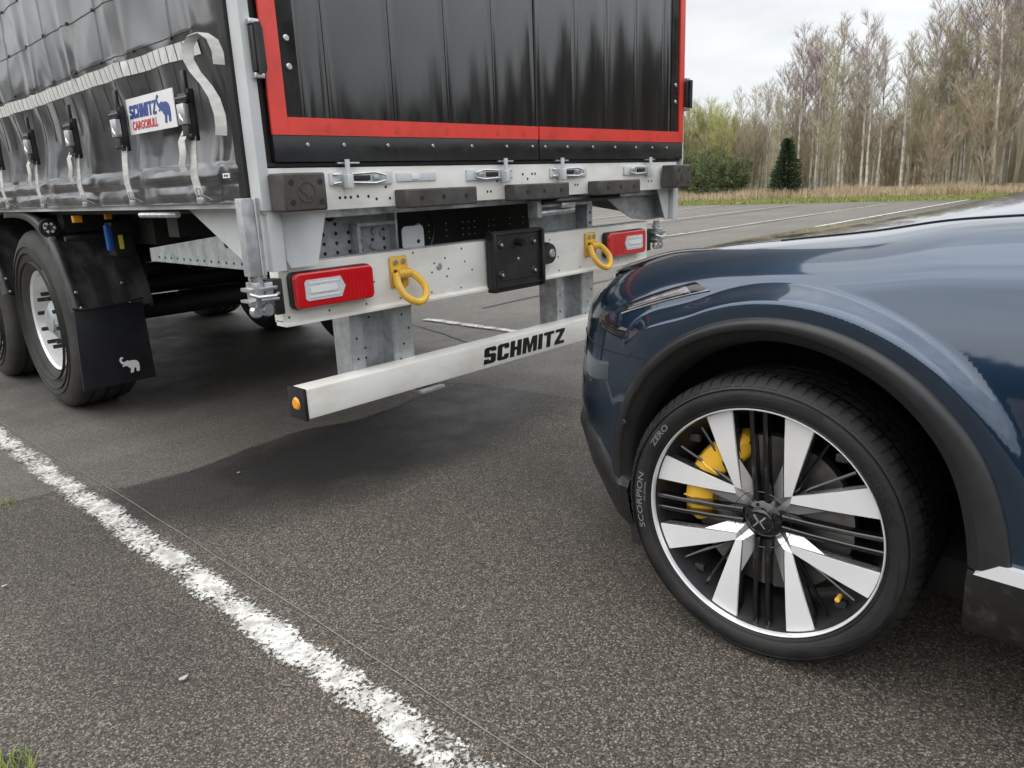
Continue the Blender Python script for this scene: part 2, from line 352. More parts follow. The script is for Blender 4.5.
def crom(pts, n):
    """Catmull-Rom through points (lists of floats), n samples per span"""
    o = []; P_ = [pts[0]]+list(pts)+[pts[-1]]
    for i in range(1, len(P_)-2):
        a, b_, c, d = P_[i-1], P_[i], P_[i+1], P_[i+2]
        for k in range(n):
            t_ = k/n; o.append([.5*(2*b_[j]+(c[j]-a[j])*t_+(2*a[j]-5*b_[j]+4*c[j]-d[j])*t_*t_+(3*b_[j]-a[j]-3*c[j]+d[j])*t_**3) for j in range(len(b_))])
    o.append(list(pts[-1])); return o
def csp(x, tab):
    """smooth (monotone-ish) interpolation of a table"""
    if x <= tab[0][0]: return tab[0][1]
    if x >= tab[-1][0]: return tab[-1][1]
    for i in range(len(tab)-1):
        if x <= tab[i+1][0]:
            x0, y0 = tab[i]; x1, y1 = tab[i+1]; h = x1-x0
            m0 = (tab[i+1][1]-tab[i-1][1])/(tab[i+1][0]-tab[i-1][0]) if i else (y1-y0)/h
            m1 = (tab[i+2][1]-tab[i][1])/(tab[i+2][0]-tab[i][0]) if i < len(tab)-2 else (y1-y0)/h
            t_ = (x-x0)/h; return (2*t_**3-3*t_**2+1)*y0+(t_**3-2*t_**2+t_)*h*m0+(-2*t_**3+3*t_**2)*y1+(t_**3-t_**2)*h*m1
def text_mesh(txt, size, bold=.0, shear=0., sx=1., extr=0.):
    cu = bpy.data.curves.new('t', 'FONT'); cu.body = txt; cu.size = size; cu.offset = bold*size; cu.shear = shear; cu.resolution_u = 3; cu.fill_mode = 'FRONT'
    ob = bpy.data.objects.new('t', cu); COL.objects.link(ob); me = bpy.data.meshes.new_from_object(ob)
    bpy.data.objects.remove(ob); v = [(p.co.x*sx, p.co.y) for p in me.vertices]; f = [tuple(q.vertices) for q in me.polygons]
    bpy.data.meshes.remove(me); return v, f
# heavy block letters drawn as outlines on a 6 x 10 cell, for the big lettering
BL = {
 'S': [(0, [(0, 0), (5.0, 0), (5.9, .9), (5.9, 4.9), (5.1, 5.8), (2.5, 6.1), (2.5, 8.0), (3.5, 8.0), (3.5, 7.2), (5.9, 7.2), (5.9, 9.1), (5, 10), (.9, 10), (0, 9.1), (0, 5.0), (.8, 4.2), (3.4, 3.9), (3.4, 2.0), (2.4, 2.0), (2.4, 2.9), (0, 2.9)])],
 'C': [(0, [(.9, 0), (5.0, 0), (5.9, .9), (5.9, 3.3), (3.5, 3.3), (3.5, 2.0), (2.4, 2.0), (2.4, 8.0), (3.5, 8.0), (3.5, 6.7), (5.9, 6.7), (5.9, 9.1), (5.0, 10), (.9, 10), (0, 9.1), (0, .9)])],
 'H': [(0, [(0, 0), (2.3, 0), (2.3, 4.0), (3.6, 4.0), (3.6, 0), (5.9, 0), (5.9, 10), (3.6, 10), (3.6, 6.0), (2.3, 6.0), (2.3, 10), (0, 10)])],
 'M': [(0, [(0, 0), (2.1, 0), (2.1, 6.2), (3.3, 0), (4.6, 0), (5.8, 6.2), (5.8, 0), (7.9, 0), (7.9, 10), (5.1, 10), (3.95, 4.5), (2.8, 10), (0, 10)])],
 'I': [(0, [(0, 0), (2.3, 0), (2.3, 10), (0, 10)])],
 'T': [(0, [(1.8, 0), (4.1, 0), (4.1, 8.0), (5.9, 8.0), (5.9, 10), (0, 10), (0, 8.0), (1.8, 8.0)])],
 'Z': [(0, [(0, 0), (5.7, 0), (5.7, 2.0), (2.7, 2.0), (5.7, 8.2), (5.7, 10), (.2, 10), (.2, 8.0), (3.1, 8.0), (0, 1.8)])],
}
def block_word(word, x0, z0, width, height, shear=0.):
    """polygons (list of outlines) of a word fitted to width x height"""
    adv = [max(p[0] for _, o in BL[c] for p in o)+.75 for c in word]; tot = sum(adv)-.75
    k = width/tot; h = height/10; x = 0; outl = []
    for c, a in zip(word, adv):
        for _, o in BL[c]: outl.append([(x0+(x+p[0])*k+shear*p[1]*h, z0+p[1]*h) for p in o])
        x += a
    return outl

# ------------------------------------------------------------------ ground
def sheet(name, xs, ys, z, m):
    b_ = MB(); b_.grid([[(x, y, z) for x in xs] for y in ys]); return structure(b_.build(name, m))
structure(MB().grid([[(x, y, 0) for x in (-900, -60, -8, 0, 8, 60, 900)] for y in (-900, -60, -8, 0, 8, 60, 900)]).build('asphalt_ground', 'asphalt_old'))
# the coarser resurfaced area in front, with an uneven seam
b_ = MB(); rows = []
xs = [-14+.12*i for i in range(0, int(15.2/.12))]+[1.3+.02*i for i in range(60)]+[2.5+.25*i for i in range(80)]
seam = []
for x in xs:
    n_ = noise.noise(Vector((x*2.2, 3, 0)))*.05+noise.noise(Vector((x*11, 8, 0)))*.018
    y = 1.10 if x < -.3 else csp(x, [(-.3, 1.10), (.1, 1.04), (.7, 1.14), (1.0, 1.03), (1.5, 1.10), (1.85, 1.16), (1.95, .62), (2.0, .26), (3.2, .15), (22, -1)])
    if x < -.3: y = 1.26-.10*(x+.3)
    seam.append((x, y+n_))
for (x, y) in seam: rows.append([(x, y, .004), (x, -.5, .004), (x, -3, .004), (x, -14, .004)])
b_.grid(rows); structure(b_.build('asphalt_patch', 'asphalt_coarse', smooth=0))
# tar seam running along that edge and beyond, and joints of the old surface
b_ = MB(); rows = []
for (x, y) in seam:
    if -3 < x < 12:
        w = .0028+.004*noise.noise(Vector((x*5, 1, 1))); rows.append([(x, y-w, .0075), (x, y+w, .0075)])
b_.grid(rows); structure(b_.build('tar_seam', 'chassis_black', smooth=0))
def crack(pts, w, m='chassis_black', z=.0042, name='crack', amp=.02):
    g = []; P_ = crom(pts, 14)
    for i, (x, y) in enumerate(P_):
        j = noise.noise(Vector((x*4, y*4, 2)))*amp; j2 = w*(.6+.8*abs(noise.noise(Vector((x*9, y*9, 5)))))
        d = Vector((P_[min(i+1, len(P_)-1)][0]-P_[max(i-1, 0)][0], P_[min(i+1, len(P_)-1)][1]-P_[max(i-1, 0)][1], 0)).normalized()
        nrm = Vector((-d.y, d.x, 0)); c = Vector((x, y, z)); g.append([c+nrm*(j-j2), c+nrm*(j+j2)])
    return structure(MB().grid(g).build(name, m, smooth=0))
crack([(1.6, 1.75), (2.3, 1.6), (3.2, 1.75), (4.5, 1.55), (7, 1.7), (14, 1.6)], .012)
crack([(2.6, 1.6), (3.0, 3.0), (3.1, 5.2), (3.4, 9)], .010, z=.0048)
crack([(3.4, 6.0), (8, 6.2), (15, 6.0), (26, 6.3)], .03, z=.0044)
crack([(3.3, 8.8), (9, 9.0), (16, 8.8), (26, 9.1)], .035, z=.0046)
for i, yy in enumerate((3.1, 12.2, 15.8)): crack([(4, yy), (10, yy+.2), (18, yy), (27, yy+.2)], .03, z=.005)
# thin ridge (old joint) beside the white line
crack([(-.285, 9), (-.28, 2.7), (-.252, .95), (-.248, -1.3), (-.25, -6)], .0025, m='joint_stone', z=.0082, name='joint_ridge', amp=.004)
# old white line, flaking at its edges
def paint_line(name, x0, x1, ys, z, axis='y', jag=.022):
    g = []; me_e = []
    cols = [0, .08, .18, .34, .5, .66, .82, .92, 1]; ed = [-.16, -.02, .06, .12, .13, .12, .06, -.02, -.16]
    for y in ys:
        a = x0-.012+noise.noise(Vector((y*3, 1, 0)))*jag; c = x1+.012+noise.noise(Vector((y*3, 9, 0)))*jag
        g.append([((a+(c-a)*k, y, z) if axis == 'y' else (y, a+(c-a)*k, z)) for k in cols]); me_e += ed
    b2 = MB().grid(g); o = b2.build(name, 'road_paint', smooth=0, recalc=False)
    at = o.data.attributes.new('edge', 'FLOAT', 'POINT')
    at.data.foreach_set('value', me_e); return structure(o)
paint_line('white_line', -.425, -.300, [-6+.05*i for i in range(440)], .010)
paint_line('parking_line', 4.2, 4.36, [15.6+.3*i for i in range(46)], .012, 'x', .01)
paint_line('parking_line', 3.2, 3.31, [1.65+.05*i for i in range(30)], .012, 'y', .02)
for yy, x0 in ((9.3, 9.5), (6.15, 10.5), (12.4, 12)): paint_line('parking_line', yy, yy+.09, [x0+.3*i for i in range(int((27-x0)/.3))], .012, 'x', .02)
# aged mossy strip beyond the far parking line
b_ = MB(); b_.grid([[(15.4+.9*i, y, .004 if y > -14 else .004) for y in (-14, -4, 1, 4.2)] for i in range(30)])
structure(b_.build('mossy_asphalt', 'asphalt_mossy', smooth=0))

# ------------------------------------------------------------------ semi-trailer
TR = thing('semi_trailer', 'black curtain-sided semi-trailer with red-taped rear doors standing ahead of the blue car', 'trailer', (1.275, 0, 0), org=(1.275, 0, 0))
TW, TOP, LEN = 2.545, 3.95, 12.6
def part(b_, name, m, parent=TR, **k): return b_.build(name, m, parent, **k)

# body box behind the skin
part(MB().box(.05, TW-.05, .06, LEN, 1.22, TOP-.05), 'load_body', 'chassis_black')
part(MB().box(.0, TW, .02, LEN, TOP-.06, TOP, .01), 'roof', 'grey_paint')
# curtain: pulled and wrinkled PVC, gathered at the bottom by the straps
STRAPS = [.275, .850, 1.37, 1.95, 2.55, 3.15, 3.75, 4.35]
def curt(y, z):
    n1 = noise.noise(Vector((y*1.1, z*.9, 3.1))); n2 = noise.noise(Vector((y*2.6+z*1.2, z*2.0-y*.8, 7.7))); n3 = noise.noise(Vector((y*7, z*7, 1.3)))
    d = -.012+.020*n1+.013*n2+.0006*n3
    k = min(abs(y-s) for s in STRAPS); ang = 0
    # diagonal pull folds running up from each buckle
    for s in STRAPS:
        dy, dz = y-s, z-1.70
        if dz > 0: ang += math.exp(-((dy/(.05+dz*.22))**2))*.007*math.exp(-dz*1.1)*math.cos(dy/(.03+.1*dz)*1.9+s*5)
    d -= ang
    d += .020*(abs(noise.noise(Vector((y*1.9+z*1.3, z*1.2-y*.9, 31))))-.2)+.009*(abs(noise.noise(Vector((y*5-z*3.5, z*3+y*1.5, 57))))-.2)
    if z < 1.72:
        # the skirt: hangs inwards below the stripe, then the hem bulges
        q = (1.72-z)/.42
        if z > 1.31: d += .030*math.sin(min(1, q)*PI*.9)+.012*noise.noise(Vector((y*5, z*3, 11)))-.012*math.exp(-(k/.05)**2)*sm(q)
        else:
            h = (1.31-z)/.12
            puff = abs(math.sin(h*PI*2))**.7*(.020 if h < .5 else .016)*(1-.75*math.exp(-(k/.06)**2))
            d -= puff*(.75+.6*noise.noise(Vector((y*4, h*2, 5))))+.004*noise.noise(Vector((y*14, z*9, 2)))
            d -= .010*noise.noise(Vector((y*3.1, z*24, 21)))
    if y < .22: d += .02*sm((.22-y)/.16)+.012*noise.noise(Vector((y*14, z*5, 9)))
    return d
ys = [.075+.012*i for i in range(20)]+[.32+.0175*i for i in range(190)]+[3.7+.08*i for i in range(112)]
zs = [1.185+.0062*i for i in range(24)]+[1.336+.016*i for i in range(70)]+[2.47+.1*i for i in range(15)]
g = [[(curt(y, z), y, z) for z in zs] for y in ys]
curtain = part(MB().grid(g), 'curtain', 'curtain_pvc', smooth=80)
def cpt(y, z, o=.003): return (curt(y, z)-o, y, z)
# welded seams with their stitch pips
b_ = MB()
def seam_line(pts, r=.0013):
    P_ = crom(pts, 60); b_.tube([cpt(p[0], p[1], .0022) for p in P_], r, 5, cap=False)
seam_line([(.25, 1.725), (1.0, 1.722), (2, 1.71), (3.5, 1.715)]); seam_line([(.3, 1.925), (1.0, 1.905), (2, 1.90), (3.5, 1.9)])
seam_line([(.3, 2.12), (1.5, 2.10), (3.5, 2.1)])
for y in (.42, 1.0, 1.62, 2.25, 2.85): seam_line([(y+.05, 2.4), (y+.01, 2.05), (y, 1.72)], .0010)
part(b_, 'seam', 'seam_pvc', parent=curtain)
b_ = MB(); y = .33
while y < 3.5:
    b_.tube([cpt(y, 1.645-.01*k, .0015) for k in range(17)], .0013, 4, cap=False); y += .127
part(b_, 'stitching', 'seam_pvc', parent=curtain, kind='stuff')
pip = None
for zz in (1.72, 1.905, 2.10):
    for yy in [.42+.6*i for i in range(6)]+[.72+.6*i for i in range(5)]:
        p = cpt(yy, zz, .002); pip = MB().disc(p, .007, .005, ax=0, n=8).build('rivet', 'black_plastic', curtain, loc=p)
# segmented reflective stripe
y = .255
while y < 7.5:
    w = .049; g = []
    for a in (y, y+w/2, y+w): g.append([cpt(a, z, .0035) for z in (1.651, 1.668, 1.685, 1.701)])
    MB().grid(g).build('tape_segment', 'white_tape', curtain, loc=cpt(y+w/2, 1.675)); y += .0545
# maker's sign on the curtain
sg = MB().prism([(.418, 1.441), (.820, 1.441), (.820, 1.565), (.418, 1.565)], -.034, -.037, 'yz').build('sign_plate', 'sign_white', TR, loc=(-.035, .62, 1.50))
def text_yz(word_polys, name, m, x, parent):
    b2 = MB()
    for o in word_polys: b2.prism(o, x, x-.0012, 'yz')
    return b2.build(name, m, parent, smooth=0)
# the curtain is seen from -x, so text runs towards -y
def flip(polys, y0): return [[(y0-p[0], p[1]) for p in o] for o in polys]
text_yz(flip(block_word('SCHMITZ', 0, 1.495, .235, .046, .12), .800), 'lettering', 'print_blue', -.0372, sg)
v, f = text_mesh('CARGOBULL', .041, .03, .2)
mx = max(p[0] for p in v); MB().add([(-.0384, .792-p[0]*.225/mx, 1.456+p[1]) for p in v], f).build('lettering', 'print_red', sg, smooth=0, recalc=False)
ELE = [(.5, 9.4), (1.3, 9.9), (2.2, 9.4), (1.9, 8.7), (1.4, 8.9), (1.0, 8.4), (1.2, 7.4), (2.0, 6.7), (3.0, 7.0), (4.2, 7.4), (5.0, 6.9), (6.4, 7.1), (8.0, 6.9), (9.3, 6.1), (9.9, 4.8), (9.9, 2.6), (9.5, .4), (8.0, .4), (8.1, 2.4), (7.2, 2.9), (6.8, 2.0), (6.3, .2), (4.8, .2), (5.2, 2.7), (4.4, 3.2), (3.9, 4.0), (3.2, 4.3), (2.6, 4.7), (1.6, 4.2), (.9, 4.5), (1.9, 5.2), (1.0, 5.8), (.2, 6.9), (0, 8.2)]
def ele(x0, z0, s): return [(x0+p[0]*s, z0+p[1]*s*.95) for p in ELE]
text_yz(flip([ele(.25, 1.458, .0104)], .806), 'emblem', 'print_blue', -.0372, sg)
text_yz([[(.10, 1.262), (.145, 1.262), (.145, 1.277), (.10, 1.277)]], 'sticker', 'sign_white', -.036, TR)
v, f = text_mesh('\u25c4 \u25ba', .012, .02) if False else (None, None)
text_yz([[(.108, 1.2695), (.117, 1.265), (.117, 1.2685), (.128, 1.2685), (.128, 1.265), (.137, 1.2695), (.128, 1.274), (.128, 1.2705), (.117, 1.2705), (.117, 1.274)]], 'arrow_mark', 'print_black', -.0374, TR)
# straps: buckle, webbing and bottom hook
def strap(y, tail):
    x = -.052; tilt = .03
    bk = MB().box(x-.010, x+.012, y-.020, y+.020, 1.385, 1.545, .004)
    bk.box(x-.024, x-.008, y-.030, y+.030, 1.50, 1.53, .004); bk.box(x-.026, x-.010, y-.022, y+.022, 1.40, 1.44, .003)
    bk.tube([(x-.02, y-.044, 1.515), (x-.02, y+.044, 1.515)], .008, 8); bk.tube([(x-.018, y-.036, 1.40), (x-.018, y+.036, 1.40)], .007, 8)
    bk.box(x-.012, x+.0, y-.013, y+.013, 1.525, 1.60, .003)
    b0 = bk.build('buckle', 'black_plastic', TR, loc=(x, y, 1.46))
    zc = MB().box(x-.034, x-.014, y-.024, y+.024, 1.435, 1.498, .003); zc.tube([(x-.03, y-.012, 1.44), (x-.036, y, 1.455), (x-.03, y+.012, 1.47)], .004, 6)
    zc.build('lever', 'zinc', b0)
    w = MB(); w.ribbon([(x-.006, y, 1.40), (x-.012, y+.004, 1.33), (x-.016, y+.004, 1.27), (x-.008, y+.003, 1.215), (x+.02, y, 1.196)], .052, .0025, (0, 1, 0))
    w.build('strap', 'strap_webbing', TR, loc=(x, y, 1.3))
    h = MB().box(x-.014, x+.004, y-.02, y+.02, 1.184, 1.206, .004); h.tube([(x-.012, y-.014, 1.2), (x-.012, y-.014, 1.235), (x-.012, y+.014, 1.235), (x-.012, y+.014, 1.2)], .0025, 5)
    h.build('strap_hook', 'zinc', TR, loc=(x, y, 1.195))
    if tail:
        t_ = MB(); t_.ribbon([(x-.014, y+.02, 1.42), (x-.030, y+.030, 1.385), (x-.026, y+.040, 1.345), (x-.030, y+.052, 1.315), (x-.022, y+.06, 1.29)], .048, .0025, (0, 1, 0))
        t_.build('strap_tail', 'strap_webbing', TR, loc=(x, y, 1.36))
for i, y in enumerate(STRAPS): strap(y, i in (0, 2, 3))
# loose looped strap at the rear corner of the curtain
b_ = MB(); b_.ribbon([(-.030, .085, 1.595), (-.032, .080, 1.63), (-.040, .088, 1.665), (-.055, .115, 1.685), (-.068, .150, 1.680), (-.076, .178, 1.655), (-.078, .185, 1.62), (-.070, .165, 1.58), (-.058, .130, 1.54), (-.050, .105, 1.50), (-.046, .092, 1.45), (-.048, .090, 1.41), (-.050, .094, 1.39)], .035, .003, (-.75, .66, .1))
part(b_, 'loose_strap', 'strap_webbing')
# bottom rail that the hooks grip
part(MB().box(.005, .05, .06, LEN, 1.165, 1.20, .004), 'side_rail', 'grey_paint')

# rear frame
part(MB().box(.0, .036, -.012, .055, 1.155, TOP, .006), 'corner_post', 'grey_paint')
part(MB().box(TW-.012, TW+.004, -.012, .055, 1.155, TOP, .004), 'corner_post', 'grey_paint')
part(MB().box(-.010, .030, .056, .105, 1.20, TOP, .006), 'rubber_edge', 'rubber')
part(MB().box(.038, TW-.016, .0, .03, 1.289, 1.302, .002), 'door_seal', 'rubber')
b_ = MB().box(.036, .062, .004, .04, 1.29, TOP-.1, .004); part(b_, 'door_seal', 'rubber')
sill = part(MB().box(.01, 2.50, .0, .06, 1.146, 1.286, .004), 'rear_sill', 'white_paint')
part(MB().box(.06, 2.45, .06, .12, 1.12, 1.20), 'sill_flange', 'galvanised')
# doors: posts, boards with seams, tape, bottom rail
DZ0 = 1.303
def board(x0, x1, name='door_board'):
    # slightly crowned board with a raised bead along each edge
    n = 8; pr = [(x0+(x1-x0)*k/n, -.004-.0035*math.sin(PI*k/n)) for k in range(n+1)]
    bd = .0035
    pr = [(x0+.0015, .004), (x0+.0015, -.0045), (x0+.007, -.0054), (x0+.012, -.004)]+[p for p in pr[1:-1]]+[(x1-.012, -.004), (x1-.007, -.0054), (x1-.0015, -.0045), (x1-.0015, .004)]
    return MB().prism(pr, 1.386, TOP-.1, 'xy').build(name, 'door_laminate', TR, loc=((x0+x1)/2, 0, 1.386), smooth=50)
part(MB().box(.063, 2.53, .006, .05, 1.304, TOP-.1), 'door_core', 'black_paint')
for x0, x1 in ((.184, .290), (.290, .563), (.563, .824), (.824, 1.079), (1.079, 1.331), (1.340, 1.609), (1.609, 1.854), (1.854, 2.10), (2.10, 2.351), (2.351, 2.42)): board(x0, x1)
part(MB().box(.122, .184, -.010, .006, 1.44, TOP-.1, .003), 'door_stile', 'black_paint')
part(MB().box(2.42, 2.492, -.010, .006, 1.44, TOP-.1, .003), 'door_stile', 'black_paint')
dr1 = part(MB().box(.064, 1.331, -.014, .006, DZ0, 1.386, .003), 'door_rail', 'black_paint')
dr2 = part(MB().box(1.340, 2.532, -.014, .006, DZ0, 1.386, .003), 'door_rail', 'black_paint')
part(MB().box(1.331, 1.340, -.008, .0, DZ0, TOP-.1), 'door_gap_seal', 'rubber')
def tape(x0, x1, z0, z1): part(MB().box(x0, x1, -.0165, -.0075, z0, z1), 'red_tape', 'red_tape')
tape(.122, 1.3305, 1.3862, 1.4402); tape(1.3405, 2.492, 1.3862, 1.4402); tape(.064, .1215, 1.3862, TOP-.12); tape(2.4925, 2.534, 1.3862, TOP-.12)
# small mounting patches printed on the tape
for x in (.27, .56, .80, 1.08, 1.24, 1.43, 1.72, 2.0, 2.28):
    p = (x, -.0165, 1.413); o_ = MB().prism([(x-.012, 1.402), (x+.006, 1.396), (x+.012, 1.41), (x+.004, 1.424), (x-.009, 1.418)], -.0166, -.0178, 'xz').build('tape_patch', 'tape_dark', TR, loc=p)
rv = None
for x in (.185, .326, .512, .724, .928, 1.13, 1.292, 1.375, 1.53, 1.72, 1.90, 2.08, 2.23, 2.37):
    p = (x, -.014, 1.357)
    if rv is None: rv = MB().disc(p, .0065, .006, ax=1, n=10).build('rivet', 'zinc', TR, loc=p); r0 = p
    else: copy_part(rv, TR, (x-r0[0], 0, 0))
bl = None
for x, z in [(xx_, zz_) for xx_ in (.150, 2.455) for zz_ in (1.590, 1.673, 2.46, 2.54)]:
    p = (x, -.010, z)
    if bl is None: bl = MB().disc(p, .0105, .008, ax=1, n=10).build('bolt', 'zinc', TR, loc=p); b0_ = p
    else: copy_part(bl, TR, (x-b0_[0], 0, z-b0_[2]))
# door hinges on the posts
def hinge(x, sx, z):
    b_ = MB().box(x-.018*sx, x+.020*sx, -.040, -.012, z-.065, z+.065, .006)
    h_ = b_.build('hinge', 'black_plastic', TR, loc=(x, -.02, z))
    MB().tube([(x-.002*sx, -.046, z-.070), (x-.002*sx, -.046, z+.070)], .011, 10).build('hinge_pin', 'black_plastic', h_)
    for zz_ in (z-.083, z+.067): MB().box(x-.020*sx, x+.012*sx, -.034, -.010, zz_, zz_+.016, .003).build('hinge_leaf', 'zinc', h_)
hinge(.040, 1, 1.63); hinge(.040, 1, 2.5); hinge(TW+.005, -1, 1.63); hinge(TW+.005, -1, 2.5)
# door lock keepers on the sill
def keeper(x, sx):
    k_ = MB().box(x-.06*sx, x+.205*sx, -.010, -.001, 1.226, 1.268, .003).build('lock_keeper', 'grey_paint', TR, loc=(x, -.01, 1.25))
    MB().tube([(x, -.030, 1.215), (x, -.030, 1.31)], .0085, 8).box(x-.012, x+.012, -.044, -.010, 1.216, 1.262, .004).build('lock_bar', 'grey_paint', k_)
    a_ = MB().tube([(x+.02*sx, -.020, 1.262), (x+.12*sx, -.022, 1.266), (x+.165*sx, -.020, 1.256), (x+.165*sx, -.020, 1.238), (x+.12*sx, -.020, 1.230), (x+.02*sx, -.020, 1.234)], .0042, 6)
    a_.build('handle_loop', 'zinc', k_)
    MB().tube([(x-.050*sx, -.014, 1.262), (x-.022*sx, -.020, 1.262), (x-.022*sx, -.020, 1.236), (x-.050*sx, -.014, 1.232)], .004, 6).build('handle_hook', 'zinc', k_)
    MB().box(x+.035*sx, x+.10*sx, -.0195, -.010, 1.240, 1.257, .002).build('latch_plate', 'black_plastic', k_)
    MB().box(x+.115*sx, x+.150*sx, -.018, -.010, 1.241, 1.256, .002).build('latch_tongue', 'zinc', k_)
    MB().box(x-.030, x+.06, -.018, .0, 1.2955, 1.3015, .001).build('guide_lip', 'zinc', k_)
for x, sx in ((.322, 1), (1.105, -1), (1.475, 1), (2.195, -1)): keeper(x, sx)
MB().box(.55, .74, -.006, -.001, 1.232, 1.262, .002).build('cover_plate', 'grey_paint', TR, loc=(.65, 0, 1.25)); MB().box(.62, .655, -.009, -.005, 1.238, 1.258, .001).build('small_sticker', 'sign_white', TR, loc=(.64, 0, 1.25))
# drilled holes in the sill
hl = None
for x, z in [(.300, 1.185), (.322, 1.185), (.345, 1.185), (.375, 1.187), (.42, 1.185), (.50, 1.215), (.515, 1.175), (1.02, 1.18), (1.04, 1.18), (1.08, 1.22), (1.24, 1.245), (1.27, 1.225), (1.30, 1.245), (1.32, 1.245), (1.60, 1.19), (1.62, 1.19), (2.22, 1.19), (2.25, 1.19), (.455, 1.175), (.71, 1.235), (1.16, 1.24)]:
    p = (x, .0005, z)
    if hl is None: hl = MB().disc(p, .0062, .0016, ax=1, n=8).build('bolt_hole', 'chassis_black', TR, loc=p); h0 = p
    else: copy_part(hl, TR, (x-h0[0], 0, z-h0[2]))
# rubber buffers: three long ones and two corner blocks
def buffer(x0, x1, z0, z1, dep, ch=.02):
    b_ = MB().prism([(x0, 0), (x0+ch, -dep), (x1-ch*.4, -dep), (x1, -dep*.6), (x1, 0)], z0, z1, 'xy')
    return b_
for x0, x1 in ((.535, .897), (1.12, 1.477), (1.695, 2.046)):
    bb = MB().prism([(x0, -.001), (x0, -.062), (x0+.008, -.07), (x1-.008, -.07), (x1, -.062), (x1, -.001)], 1.137, 1.204, 'xy')
    o_ = part(bb, 'rubber_buffer', 'buffer_rubber', loc=((x0+x1)/2, -.03, 1.17)); bv = o_.modifiers.new('b', 'BEVEL'); bv.width = .006; bv.segments = 2
    for k in (.2, .5, .82): p = (x0+(x1-x0)*k, -.0699, 1.172); MB().disc(p, .0115, .0012, ax=1, n=10).build('bolt_hole', 'chassis_black', o_, loc=p)
for x0, x1, sx in ((.028, .190, 1), (2.482, 2.325, -1)):
    bb = MB().prism([(x0, -.013), (x0+.002*sx, -.10), (x1-.01*sx, -.10), (x1, -.088), (x1, -.013)], 1.150, 1.268, 'xy')
    o_ = part(bb, 'corner_buffer', 'buffer_rubber', loc=((x0+x1)/2, -.05, 1.21)); bv = o_.modifiers.new('b', 'BEVEL'); bv.width = .007; bv.segments = 2
    xa, xb = x0+.030*sx, x1-.028*sx
    for x in (xa, xb):
        for z in (1.178, 1.24): p = (x, -.0999, z); MB().disc(p, .0125, .0012, ax=1, n=12).build('bolt_hole', 'chassis_black', o_, loc=p)
    xc = (xa+xb)/2; cpts = [(xc+.031*math.cos(a), -.1005, 1.209+.031*math.sin(a)) for a in [2*PI*k/24 for k in range(24)]]
    MB().tube(cpts, .0022, 5, closed=True).build('emblem_ring', 'buffer_rubber', o_)
    MB().prism([(xc+(p[0]-5)*.0046, 1.185+p[1]*.0044) for p in ELE], -.0995, -.1022, 'xz').build('emblem', 'buffer_rubber', o_)

# hanging corner brackets under the sill
part(MB().prism([(.085, 1.146), (.262, 1.146), (.248, 1.11), (.205, .965), (.10, .965), (.085, 1.0)], .03, .036, 'xz'), 'corner_bracket', 'grey_paint')
part(MB().box(.070, .084, .02, .06, .955, 1.146, .003), 'bracket_flange', 'galvanised')
part(MB().box(.018, .066, -.004, .05, .962, 1.2, .003), 'frame_leg', 'grey_paint')
part(MB().box(-.064, -.022, .0, .04, .955, 1.198, .004), 'channel_leg', 'galvanised')
part(MB().box(-.018, .000, .006, .034, .955, 1.198, .003), 'channel_leg', 'grey_paint')
part(MB().box(-.012, -.004, .004, .005+.03, .955, 1.198), 'channel_web', 'galvanised_dull')
part(MB().prism([(.285, 1.168), (.72, 1.168), (.285, .958)], .088, .094, 'yz'), 'side_gusset', 'grey_paint')
gs = part(MB().prism([(.285, 1.085), (1.17, 1.0), (1.17, .945), (.285, .945)], .0985, .104, 'yz'), 'perforated_plate', 'galvanised_dull')
for k in range(13): p = (.0975, .36+.06*k, .965); MB().disc(p, .0055, .0012, ax=0, n=8).build('bolt_hole', 'chassis_black', gs, loc=p)
MB().disc((.0975, .46, 1.035), .018, .0012, ax=0, n=12).build('bolt_hole', 'chassis_black', gs, loc=(.0975, .46, 1.035))
part(MB().tube([(.02, 1.0, 1.145), (.04, .70, 1.145)], .012, 8), 'stay_rod', 'zinc')
# right-hand corner bracket: dark inner plate, pale outer leg
part(MB().prism([(1.93, 1.146), (2.40, 1.146), (2.50, .985), (2.34, .985), (2.22, 1.0), (2.10, 1.05)], .10, .106, 'xz'), 'corner_bracket', 'galvanised_dull')
part(MB().prism([(2.345, 1.146), (2.455, 1.146), (2.455, .985), (2.42, .985)], .02, .026, 'xz'), 'corner_bracket', 'grey_paint')
part(MB().box(2.462, 2.515, -.004, .05, .98, 1.2, .003), 'frame_leg', 'grey_paint')
part(MB().prism([(.03, 1.146), (.03, .985), (.5, 1.05), (.9, 1.146)], 2.456, 2.460, 'yz'), 'side_gusset', 'galvanised_dull')

# rear bumper beam with its lower lip
BY = .08
beam = MB().box(.079, 2.335, BY, BY+.06, .775, .975, .004)
beam.prism([(BY, .782), (BY-.016, .772), (BY-.016, .764), (BY+.05, .764), (BY+.05, .782)], .079, 2.335, 'yz')
beam = part(beam, 'rear_beam', 'white_paint')
part(MB().box(.0785, 2.3355, BY+.003, BY+.064, .9755, .9795, .001), 'beam_top_lip', 'galvanised')
bh = None
for x in [.10+.163*i for i in range(14)]:
    p = (x, BY-.0005, .794)
    if bh is None: bh = MB().disc(p, .0042, .0014, ax=1, n=8).build('bolt_hole', 'chassis_black', beam, loc=p); h0 = p
    else: copy_part(bh, beam, (x-h0[0], 0, 0))
for x, z in [(.47, .872), (.668, .962), (.70, .85), (.93, .955), (.945, .90), (.985, .862), (1.50, .945), (1.56, .86), (.76, .875), (.775, .91), (.835, .925), (.85, .88), (.84, .85)]:
    copy_part(bh, beam, (x-h0[0], 0, z-h0[2]))
